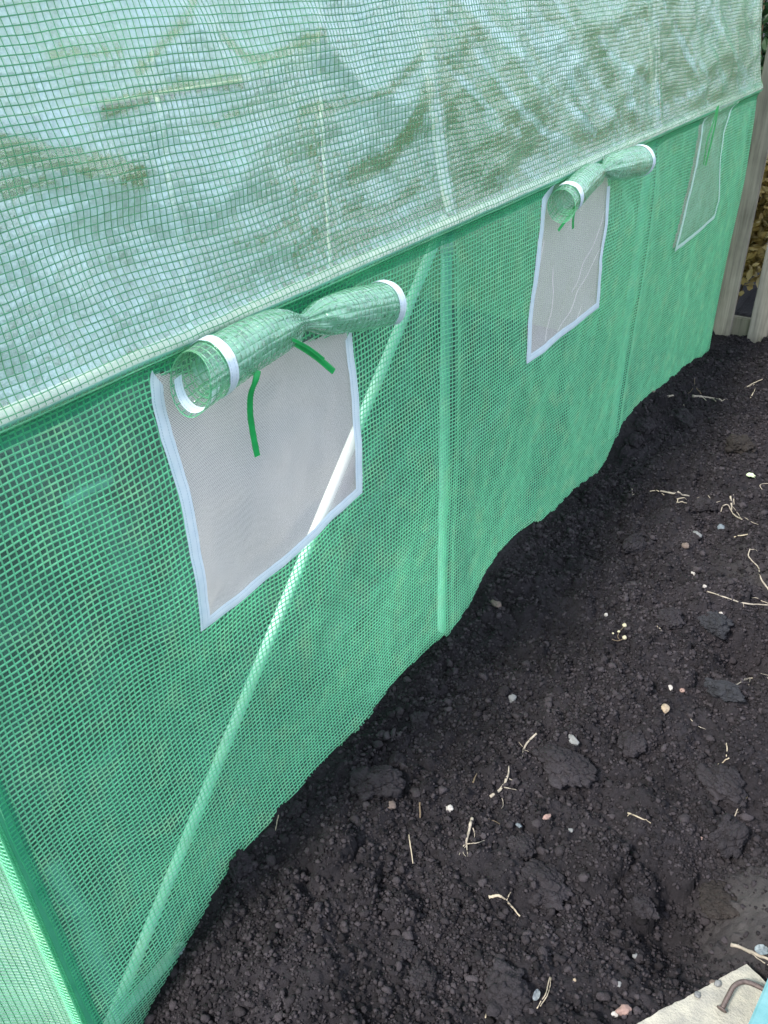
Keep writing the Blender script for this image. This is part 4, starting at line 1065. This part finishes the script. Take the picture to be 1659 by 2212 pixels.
M_ST = {"white": plain("white_pebble", (0.42, 0.385, 0.355), 0.85, 0.45, 120), "grey": plain("grey_pebble", (0.17, 0.17, 0.17), 0.8, 0.4, 120, 500), "pink": plain("pink_brick_chip", (0.26, 0.165, 0.14), 0.85, 0.4, 140, 600),
        "blue": plain("bluish_stone", (0.11, 0.13, 0.15), 0.75, 0.3, 100, 400), "tan": plain("tan_pebble", (0.34, 0.26, 0.18), 0.8, 0.4, 120, 400), "brown": plain("brown_stone", (0.13, 0.095, 0.08), 0.85, 0.4, 120, 400)}
GP = "small pebbles and chips on the soil"
STONES = [
    (c5(868, 575), 12, (1.3, 0.7, 0.6), "grey", "pale grey oval pebble lying beside a dark clod mid-slope", 2.6),
    (c5(364, 849), 7, (0.9, 1.0, 0.9), "white", "cream angular pebble near the middle root stump"),
    (c5(760, 886), 9, (0.55, 1.3, 0.6), "pink", "pink finger-shaped brick chip standing out of the soil"),
    (c5(647, 921), 6, (0.8, 1.1, 0.7), "blue", "bluish slate chip beside a dark clod"),
    (c5(857, 940), 5, (1, 1, 0.6), "grey", "tiny square grey pebble between the pink chip and the bent straw"),
    (c5(618, 406), 9, (1.1, 0.9, 0.8), "grey", "grey pebble touching a small dark clod on the upper slope"),
    (c5(127, 838), 9, (1, 1, 0.8), "brown", "brown-grey pebble below the biggest lumpy clod"),
    (c5(1240, 448), 10, (1.1, 0.9, 0.6), "tan", "tan crusty stone with a white spot on the right slope"),
    (c5(1312, 362), 5, (1, 1, 0.8), "pink", "small pinkish pebble on the right slope"),
    (c5(1262, 355), 5, (1.6, 0.8, 0.6), "white", "small white flake next to the small pinkish pebble"),
    (c5(1468, 57), 4.5, (1, 1, 0.8), "white", "white grit stuck on the flat grey clay clod"),
    (c5(1486, 1244), 5, (1.6, 0.8, 0.6), "white", "white chip on the grey-brown compacted lump"),
    (c5(1070, 1672), 10, (1.3, 0.9, 0.6), "pink", "broken pink brick chip near the bottom edge by the pale slab"),
    (c5(1037, 1686), 6, (0.9, 1.1, 0.8), "white", "white pebble touching the broken pink brick chip"),
    (c5(1120, 1450), 5, (1, 1, 0.7), "grey", "little grey pebble on the floor of the hollow"),
    (c5(552, 20), 10, (1.3, 0.8, 0.7), "brown", "smooth brownish pebble just downhill from the middle post"),
    (c5(1000, 65), 3.5, (1, 1, 1), "white", "white speck of grit above the dried seed heads"),
    (c5(4, 768), 6, (0.8, 1.3, 0.6), "white", "white chip against the biggest lumpy clod by the wall"),
    (c5(60, 717), 4, (1.3, 0.8, 0.6), "tan", "tan grain stuck on the biggest lumpy clod by the wall"),
    (c5(1053, 1565), 5, (1, 1, 0.7), "grey", "grey pebble at the lower left of the hollow's rim"),
    (c5(872, 1548), 3.5, (1, 1, 0.7), "tan", "tan grain below the bent straw near the bottom edge"),
    (c8(1285, 1510), 8.5, (0.9, 1.1, 0.8), "blue", "rounded bluish stone with a crumb of white beside it"),
    (c8(1082, 1575), 9.5, (1.1, 0.9, 0.8), "grey", "dusty grey stone downhill of the bluish stone"),
    (c8(1005, 1640), 8, (0.9, 1.1, 0.7), "brown", "dull brown stone below the dusty grey stone"),
    (c7(955, 320), 4, (1.4, 1, 0.7), "white", "white curled fragment above the hole"),
    (c7(1063, 428), 4, (1.1, 0.8, 0.8), "white", "white grit where the long pale root begins"),
    (c7(1215, 695), 4, (0.8, 1.2, 0.8), "white", "white spot of grit on the clay beside the hole"),
    (c5(1388, 970), 3, (1, 1, 0.8), "pink", "orange-pink grain on the right-hand slope"),
    (c5(1433, 1560), 6, (1, 1, 0.8), "brown", "brown crumb resting on the rim of the pale slab"),
]
for i, s in enumerate(STONES):
    p, r, sc, mt, lab = s[:5]
    lump("pebble", p, r, sc, M_ST[mt], lab, "pebble", GP, 140 + i, sink=0.26, rot=s[5] if len(s) > 5 else None, sub=3, rough_=0.32, fine=0.05)

M_ROOT = plain("pale_dry_root", (0.34, 0.29, 0.23), 0.85, 0.5, 90, 400, 0.5)
M_STRAW = plain("straw", (0.40, 0.33, 0.24), 0.75, 0.45, 90)
def twig(name, segs, label, cat, group, mat, lift=0.0025):
    """segs: list of (points, width px at start, width px at end); the first is the main stem, the others fork from it"""
    a = Acc(); p0 = segs[0][0][0]
    for si, (pts, w0, w1) in enumerate(segs):
        Q = []
        for p in pts:
            q = ong(p); Q.append(np.array([q[0], q[1], q[2] + lift]))
        n = max(10, 7 * len(Q)); Q = smooth_path(Q, n)
        Q[:, 2] = np.maximum(Q[:, 2], np.convolve(np.pad([float(soil_z(q[0], q[1])) for q in Q], 2, mode='edge'), np.ones(5) / 5, 'valid') + 0.0008)
        Q = Q + 0.0008 * np.stack([fbm(Q[:, 0] * 90, Q[:, 1] * 90, k, 2, 900 + si) for k in range(3)], 1)
        mp = mpp(pts[0]) / 2
        R = 0.84 * np.linspace(w0 * mp, w1 * mp, n) * (1 + 0.22 * fbm(np.linspace(0, 6, n), si * 3.1, 0, 2, 950 + int(p0[0])))
        V, F, F3 = tube_arrays(Q, np.maximum(R, 0.0004), 7); a.add(V, F, F3)
    return obj(name, a.mesh(name), mat, label=label, cat=cat, group=group)
GR = "dry roots and straws on the soil"
def L5(*p): return [c5(*q) for q in p]
def L8(*p): return [c8(*q) for q in p]
def L7(*p): return [c7(*q) for q in p]
TW = [
    ("root", [(L5((528, 805), (572, 772), (600, 722), (605, 680)), 10, 3), (L5((585, 765), (610, 770), (635, 775)), 3, 1.2), (L5((606, 730), (640, 748)), 2.5, 1), (L5((578, 810), (582, 835), (575, 850)), 2, 1)], "thick curved pale root in the middle of the soil", M_ROOT),
    ("root", [(L5((455, 890), (445, 935), (432, 992)), 8, 6), (L5((432, 992), (412, 1015), (402, 1040)), 4, 1.2), (L5((434, 992), (436, 1020), (440, 1045)), 4, 1.2), (L5((436, 995), (470, 992), (510, 980)), 3, 1), (L5((460, 930), (466, 965), (450, 985)), 2.5, 1.2), (L5((432, 1000), (420, 1030), (430, 1045)), 3, 1)], "root stump with a tuft of rootlets at its lower end", M_ROOT),
    ("root", [(L5((718, 547), (690, 572), (664, 608)), 6, 4), (L5((664, 606), (660, 645)), 2.5, 1), (L5((662, 600), (645, 580)), 2, 1), (L5((664, 610), (685, 622)), 1.8, 1)], "short forked root above the thick curved pale root", M_ROOT),
    ("straw", [(L5((199, 958), (208, 1010), (216, 1076)), 3.2, 2.2)], "straight upright straw left of the root stump", M_STRAW),
    ("straw", [(L5((523, 1212), (562, 1206), (575, 1212)), 7, 6), (L5((572, 1208), (612, 1245), (650, 1288)), 5.5, 4), (L5((596, 1226), (604, 1208), (614, 1192)), 3, 2)], "flat straw bent in an elbow with a small side shoot", M_STRAW),
    ("root", [(L5((1088, 868), (1105, 874), (1130, 886), (1186, 912)), 4, 2), (L5((1096, 872), (1088, 882)), 2, 1)], "slim wavy straw on the right-hand slope", M_STRAW),
    ("straw", [(L5((1445, 686), (1475, 664), (1500, 645)), 3.5, 2.5)], "short slanting straw above the wide dark clod", M_STRAW),
    ("straw", [(L5((1489, 585), (1490, 640)), 3, 2)], "short vertical straw right above the slanting straw", M_STRAW),
    ("root", [(L5((1516, 910), (1524, 875), (1536, 850), (1558, 836)), 3.2, 1.5), (L5((1526, 872), (1545, 862)), 1.8, 1)], "forked rootlet near the frame's right edge", M_ROOT),
    ("root", [(L7((1305, 1405), (1395, 1350), (1490, 1310), (1670, 1310)), 3.2, 3), (L7((1490, 1310), (1475, 1370)), 2, 1.2), (L7((1470, 1320), (1400, 1335)), 1.8, 1), (L7((1670, 1290), (1590, 1265)), 2.4, 1.2)], "long thin rootlet entering from the right edge below the hole", M_ROOT),
    ("root", [(L7((1083, 490), (1230, 540), (1420, 600), (1680, 620)), 3.5, 3.2), (L7((1140, 512), (1180, 520)), 1.8, 1), (L7((1425, 602), (1428, 640)), 1.8, 1), (L7((1680, 612), (1580, 575), (1500, 548)), 2.6, 1.4)], "long pale root reaching over the hole from the right edge", M_ROOT),
    ("root", [(L7((1487, 92), (1470, 145), (1555, 250), (1590, 370), (1680, 500)), 2.6, 4), (L7((1480, 95), (1555, 115)), 1.6, 1)], "wavy pale root hanging down the right edge above the hole", M_ROOT),
    ("straw", [(L5((719, 1666), (755, 1602), (771, 1533)), 2.5, 2.5), (L5((733, 1655), (766, 1600), (776, 1540)), 2.2, 2)], "pair of crossed straws near the bottom edge", M_STRAW),
    ("straw", [(L5((510, 1702), (514, 1682), (526, 1670)), 3.5, 2.5)], "tiny curled straw at the bottom edge", M_STRAW),
    ("root", [(L5((1170, 1279), (1192, 1280), (1203, 1310)), 3.2, 2)], "little hooked root in the hollow", M_ROOT),
    ("stick", [(L5((1508, 1403), (1545, 1415), (1590, 1436), (1680, 1475)), 9, 7), (L5((1590, 1440), (1620, 1465), (1665, 1490)), 3, 2)], "thick pale stick above the slab, running out of the right edge", M_ROOT),
    ("root", [(L5((1328, 468), (1365, 508), (1406, 530)), 2.2, 1.2)], "hair-thin rootlet on the right slope", M_ROOT),
    ("root", [(L5((515, 893), (545, 900), (567, 915)), 2.2, 1.2)], "thin brown rootlet right of the root stump", M_STEM),
    ("straw", [(L5((244, 825), (247, 890)), 4, 3)], "flat brown straw above the straight upright straw", M_STEM),
    ("straw", [(L5((460, 746), (476, 708)), 4.5, 3)], "short brown straw left of the thick curved pale root", M_STEM),
    ("stick", [(L8((728, 471), (810, 462), (905, 448)), 5, 4)], "pale stick at the wall foot past the far post", M_ROOT),
    ("stick", [(L8((1058, 452), (1140, 460), (1215, 470), (1290, 492)), 6, 4), (L8((1140, 462), (1165, 490)), 3, 1.5), (L8((1215, 468), (1240, 495)), 4, 1.5), (L8((1290, 490), (1340, 485)), 2, 1.2)], "split pale stick lying farthest up the soil", M_ROOT),
    ("stick", [(L8((798, 1210), (915, 1232), (1032, 1250)), 5, 4), (L8((925, 1235), (965, 1225)), 3, 1.5)], "straight pale stick on the slope below the far post", M_ROOT),
    ("straw", [(L8((716, 1212), (760, 1208), (830, 1242)), 2.6, 1.8)], "thin bent straw at the near end of the straight pale stick", M_STRAW),
    ("straw", [(L8((930, 1272), (1005, 1285)), 3, 2.4), (L8((930, 1302), (1010, 1306)), 3.2, 2.4), (L8((940, 1272), (935, 1305)), 2, 2)], "bunch of short straws just below the straight pale stick", M_STRAW),
    ("stick", [(L8((1358, 1252), (1366, 1362)), 5, 4), (L8((1382, 1238), (1386, 1320)), 3, 2)], "short upright brown stick near the pale green leaf", M_ROOT),
    ("root", [(L8((1095, 1268), (1120, 1255), (1150, 1280), (1205, 1306)), 2.6, 3), (L8((1180, 1245), (1192, 1290), (1230, 1305), (1280, 1290)), 2, 1.2)], "tangled rootlets between the straight stick and the upright stick", M_ROOT),
    ("root", [(L8((1282, 1375), (1300, 1328), (1340, 1340), (1380, 1390), (1450, 1440)), 2.6, 4), (L8((1375, 1330), (1410, 1380), (1450, 1435)), 2, 1.5), (L8((1450, 1420), (1520, 1455), (1580, 1480)), 1.6, 1)], "forked pale root below the upright brown stick", M_ROOT),
    ("root", [(L8((1385, 1578), (1440, 1565), (1512, 1556)), 2.6, 3.2)], "single pale straw right of the bluish stone", M_STRAW),
    ("root", [(L8((1478, 386), (1550, 345), (1615, 316)), 3.4, 1.8), (L8((1500, 380), (1560, 355)), 2, 1.2)], "thin straw far up by the fence", M_STRAW),
    ("straw", [(L8((1518, 467), (1538, 430), (1558, 388)), 2.2, 1.6)], "fine straw standing below the thin straw by the fence", M_STRAW),
    ("root", [(L8((1660, 1150), (1598, 1158), (1612, 1205), (1655, 1228)), 2, 1.4)], "looped thin rootlet at the right edge below the leaf", M_ROOT),
    ("root", [(L8((540, 1257), (592, 1234)), 2, 1.3), (L8((508, 1188), (545, 1225), (575, 1243)), 2, 1.3)], "thin v-shaped rootlet on the slope close to the wall", M_ROOT),
    ("root", [(L8((1060, 390), (1090, 402), (1122, 440)), 2, 2), (L8((1072, 305), (1068, 390), (1020, 430)), 1.5, 1)], "brown rootlet above the split pale stick", M_STEM),
    ("straw", [(((601, 1763), (595, 1797)), 3, 2)], "thin upright straw below a clod by the wall", M_STRAW),
    ("root", [(L8((985, 520), (990, 560), (997, 585)), 2, 1)], "short hair root between the two far pale sticks", M_ROOT),
    ("straw", [(L5((1205, 112), (1225, 130)), 2.2, 1.5)], "tiny straw above the small red-brown sliver", M_STRAW),
    ("straw", [(((1152, 1122), (1165, 1142)), 3, 1.5), (((1160, 1125), (1168, 1118)), 1.5, 1)], "stub of straw at the wall foot halfway to the far post", M_STRAW),
]
for k, segs, lab, mt in TW: twig(k, segs, lab, "stick" if k == "stick" else ("root" if k == "root" else "straw"), GR, mt)

# dried seed heads
sh = obj("seed_head_sprig", None, label="dried sprig with two cream seed heads on thin brown stalks", cat="dried flower")
bp = ong(c7(250, 910)); sh.location = tuple(bp)
a = Acc()
def rel(p, dz=0.006): q = ong(p); return np.array([q[0], q[1], q[2] + dz]) - bp
for pts in ([c7(185, 955), c7(235, 968), c7(298, 948)], [c7(245, 890), c7(275, 858), c7(300, 832)], [c7(250, 890), c7(240, 930), c7(262, 965)]):
    V, F, F3 = tube_arrays(smooth_path([rel(p) for p in pts], 14), 0.0009, 6); a.add(V, F, F3)
obj("stalk", a.mesh("stalk"), M_STEM, sh)
M_SEED = plain("cream_seed_head", (0.46, 0.41, 0.28), 0.8, 0.4, 300, 900, 0.6)
for p, r in ((c7(302, 830), 0.0054), (c7(302, 946), 0.0054), (c7(248, 888), 0.0032), (c7(194, 906), 0.0025)):
    o = obj("seed_head", stone_mesh(r, (1, 1, 0.9), int(p[0]), 4, 0.12, 0.10), M_SEED, sh); o.location = Vector(rel(p, 0.009))

def leaf_obj(name, p, rpx, label, mat, rot, aspect=0.55, cat="leaf"):
    q = ong(p); r = rpx * mpp(p); n, m = 18, 9
    t = np.linspace(-1, 1, n); s = np.linspace(-1, 1, m); T, Ss = np.meshgrid(t, s, indexing='ij')
    w = aspect * np.sqrt(np.clip(1 - T ** 2, 0.0, 1)) * (1 - 0.25 * T)
    top = np.stack([T * r, Ss * w * r, r * (0.18 * (1 - T ** 2) + 0.22 * Ss ** 2 * (1 - T ** 2) + 0.05 * np.sin(T * 9) * Ss)], -1).reshape(-1, 3)
    a = Acc(); a.add(top, grid_faces(n, m)); a.add(top - [0, 0, 0.0005], grid_faces(n, m)[:, ::-1])
    o = obj(name, a.mesh(name), mat, label=label, cat=cat); o.location = (q[0], q[1], q[2] + 0.004); o.rotation_euler = (0.25, 0.2, rot); return o
leaf_obj("fallen_leaf", c8(1522, 1096), 10, "pale green leaf lying on the soil near the right edge", plain("pale_green_leaf", (0.42, 0.50, 0.30), 0.5, 0.2, 80), 0.3)
leaf_obj("fallen_leaf", c5(1557, 798), 10, "curled tan dry leaf lying beside the wide dark clod", plain("tan_leaf", (0.45, 0.33, 0.17), 0.6, 0.4, 90), 2.4, 0.45)
leaf_obj("bark_sliver", c5(1255, 137), 9, "small red-brown bark sliver on the slope right of the seed heads", plain("redbrown_bark", (0.10, 0.045, 0.035), 0.8, 0.3, 90), 1.9, 0.3, "bark")
leaf_obj("plastic_scrap", (388, 2058), 15, "crumpled translucent plastic scrap near the near wall foot", plain("grey_plastic", (0.36, 0.42, 0.46), 0.3, 0.5, 120, 220, 0.8, 0.004), 0.9, 0.5, "scrap")
leaf_obj("plastic_scrap", (1158, 2152), 13, "grey film scrap beside the crossed straws at the bottom edge", plain("grey_film_scrap", (0.20, 0.22, 0.23), 0.35, 0.5, 120, 220, 0.8, 0.004), 1.7, 0.45, "scrap")
leaf_obj("plastic_scrap", c5(1632, 1430), 14, "clear film scrap lying over the thick pale stick", plain("clear_scrap", (0.22, 0.26, 0.28), 0.25, 0.5, 120, 220, 0.8, 0.004), 0.7, 0.6, "scrap")

# pale slab and the painted board with a bent nail, lower right corner
zt = 0.030
a0, a1, a2 = onz((1388, 2204), zt), onz((1614, 2082), zt), onz((1668, 2140), zt)
e1 = (a1 - a0); e2 = a2 - a1; e2 = e2 / np.linalg.norm(e2) * 0.30
bm = bmesh.new()
base = [a0 - e1 * 0.5, a0, a1, a1 + e2, a0 - e1 * 0.5 + e2]
nE = 26; outl = []
rgs = np.random.default_rng(3)
for i in range(len(base)):
    p, q = base[i], base[(i + 1) % len(base)]
    for k in range(nE): outl.append(p + (q - p) * k / nE + np.array([*rgs.normal(0, 0.0007, 2), 0]))
tv = [bm.verts.new((p[0], p[1], zt + 0.001 * math.sin(i * 0.7))) for i, p in enumerate(outl)]
bv = [bm.verts.new((p[0], p[1], zt - 0.034)) for p in outl]
bm.faces.new(tv); bm.faces.new(bv[::-1])
for i in range(len(tv)): bm.faces.new((tv[i - 1], bv[i - 1], bv[i], tv[i]))
bmesh.ops.recalc_face_normals(bm, faces=bm.faces[:])
me = bpy.data.meshes.new("paving_slab"); bm.to_mesh(me); bm.free()
M_SLAB = plain("sandstone_slab", (0.36, 0.335, 0.275), 0.9, 0.0, 40, 260, 0.8, 0.004, col2=(0.22, 0.21, 0.185))
obj("paving_slab", me, M_SLAB, label="pale sandy stone slab in the bottom right corner of the soil", cat="slab")
for p, r, lab in ((c5(1370, 1610), 6.5, "left grey crumb lying on the pale slab"), (c5(1453, 1563), 6, "right grey crumb lying on the pale slab nearer the bent nail")):
    q = onz(p, zt); o = obj("grit_crumb", stone_mesh(r * 0.0008, (1, 1, 0.8), int(p[0]), 3), M_ST["grey"], label=lab, cat="grit", group="grit on the slab"); o.location = (q[0], q[1], zt + 0.003)
tb0, tb1 = onz((1668, 2092), 0.085), onz((1612, 2222), 0.085)
dirv = (tb1 - tb0); dirv /= np.linalg.norm(dirv); nv = np.array([-dirv[1], dirv[0], 0]); nv = nv if nv[0] > 0 else -nv
M_TEAL = plain("faded_teal_paint", (0.13, 0.27, 0.285), 0.55, 0.0, 30, 160, 0.4, 0.001, col2=(0.07, 0.20, 0.215))
me = box_bm(-0.30, 0.45, 0.0, 0.035, -0.055, 0.0, 0.003)
tb = obj("painted_board", me, M_TEAL, label="teal painted board on edge at the bottom right corner, a bent nail in it", cat="board")
ang = math.atan2(dirv[1], dirv[0])
tb.rotation_euler = (0, 0, ang)
# the board's own +y must point away from the soil
ydir = np.array([-math.sin(ang), math.cos(ang), 0])
if ydir @ nv < 0:
    tb.rotation_euler = (0, 0, ang + math.pi); tb.location = tuple(tb0)
else: tb.location = tuple(tb0)
M_NAIL = plain("rusty_nail", (0.13, 0.095, 0.085), 0.55, 0.5, 200, 500, 0.4, 0.0006, metal=0.35)
zn = 0.052
NP = smooth_path([onz((1668, 2148), zn), onz((1640, 2132), zn + 0.002), onz((1606, 2121), zn + 0.003), onz((1588, 2128), zn + 0.002), onz((1573, 2152), zn - 0.004), onz((1560, 2178), zn - 0.010)], 40)
V, F, F3 = tube_arrays(NP, 0.0038, 14); a = Acc(); a.add(V, F, F3)
d = NP[-1] - NP[-2]; d /= np.linalg.norm(d)
V, F, F3 = tube_arrays([NP[-1] - d * 0.0005, NP[-1] + d * 0.001, NP[-1] + d * 0.0026, NP[-1] + d * 0.003], [0.004, 0.0078, 0.0078, 0.0066], 18); a.add(V, F, F3)
bpy.context.view_layer.update()
nm = a.mesh("bent_nail"); no = obj("bent_nail", nm, M_NAIL, tb, label="rusty bent nail sticking out of the teal board")
no.matrix_parent_inverse = tb.matrix_world.inverted()
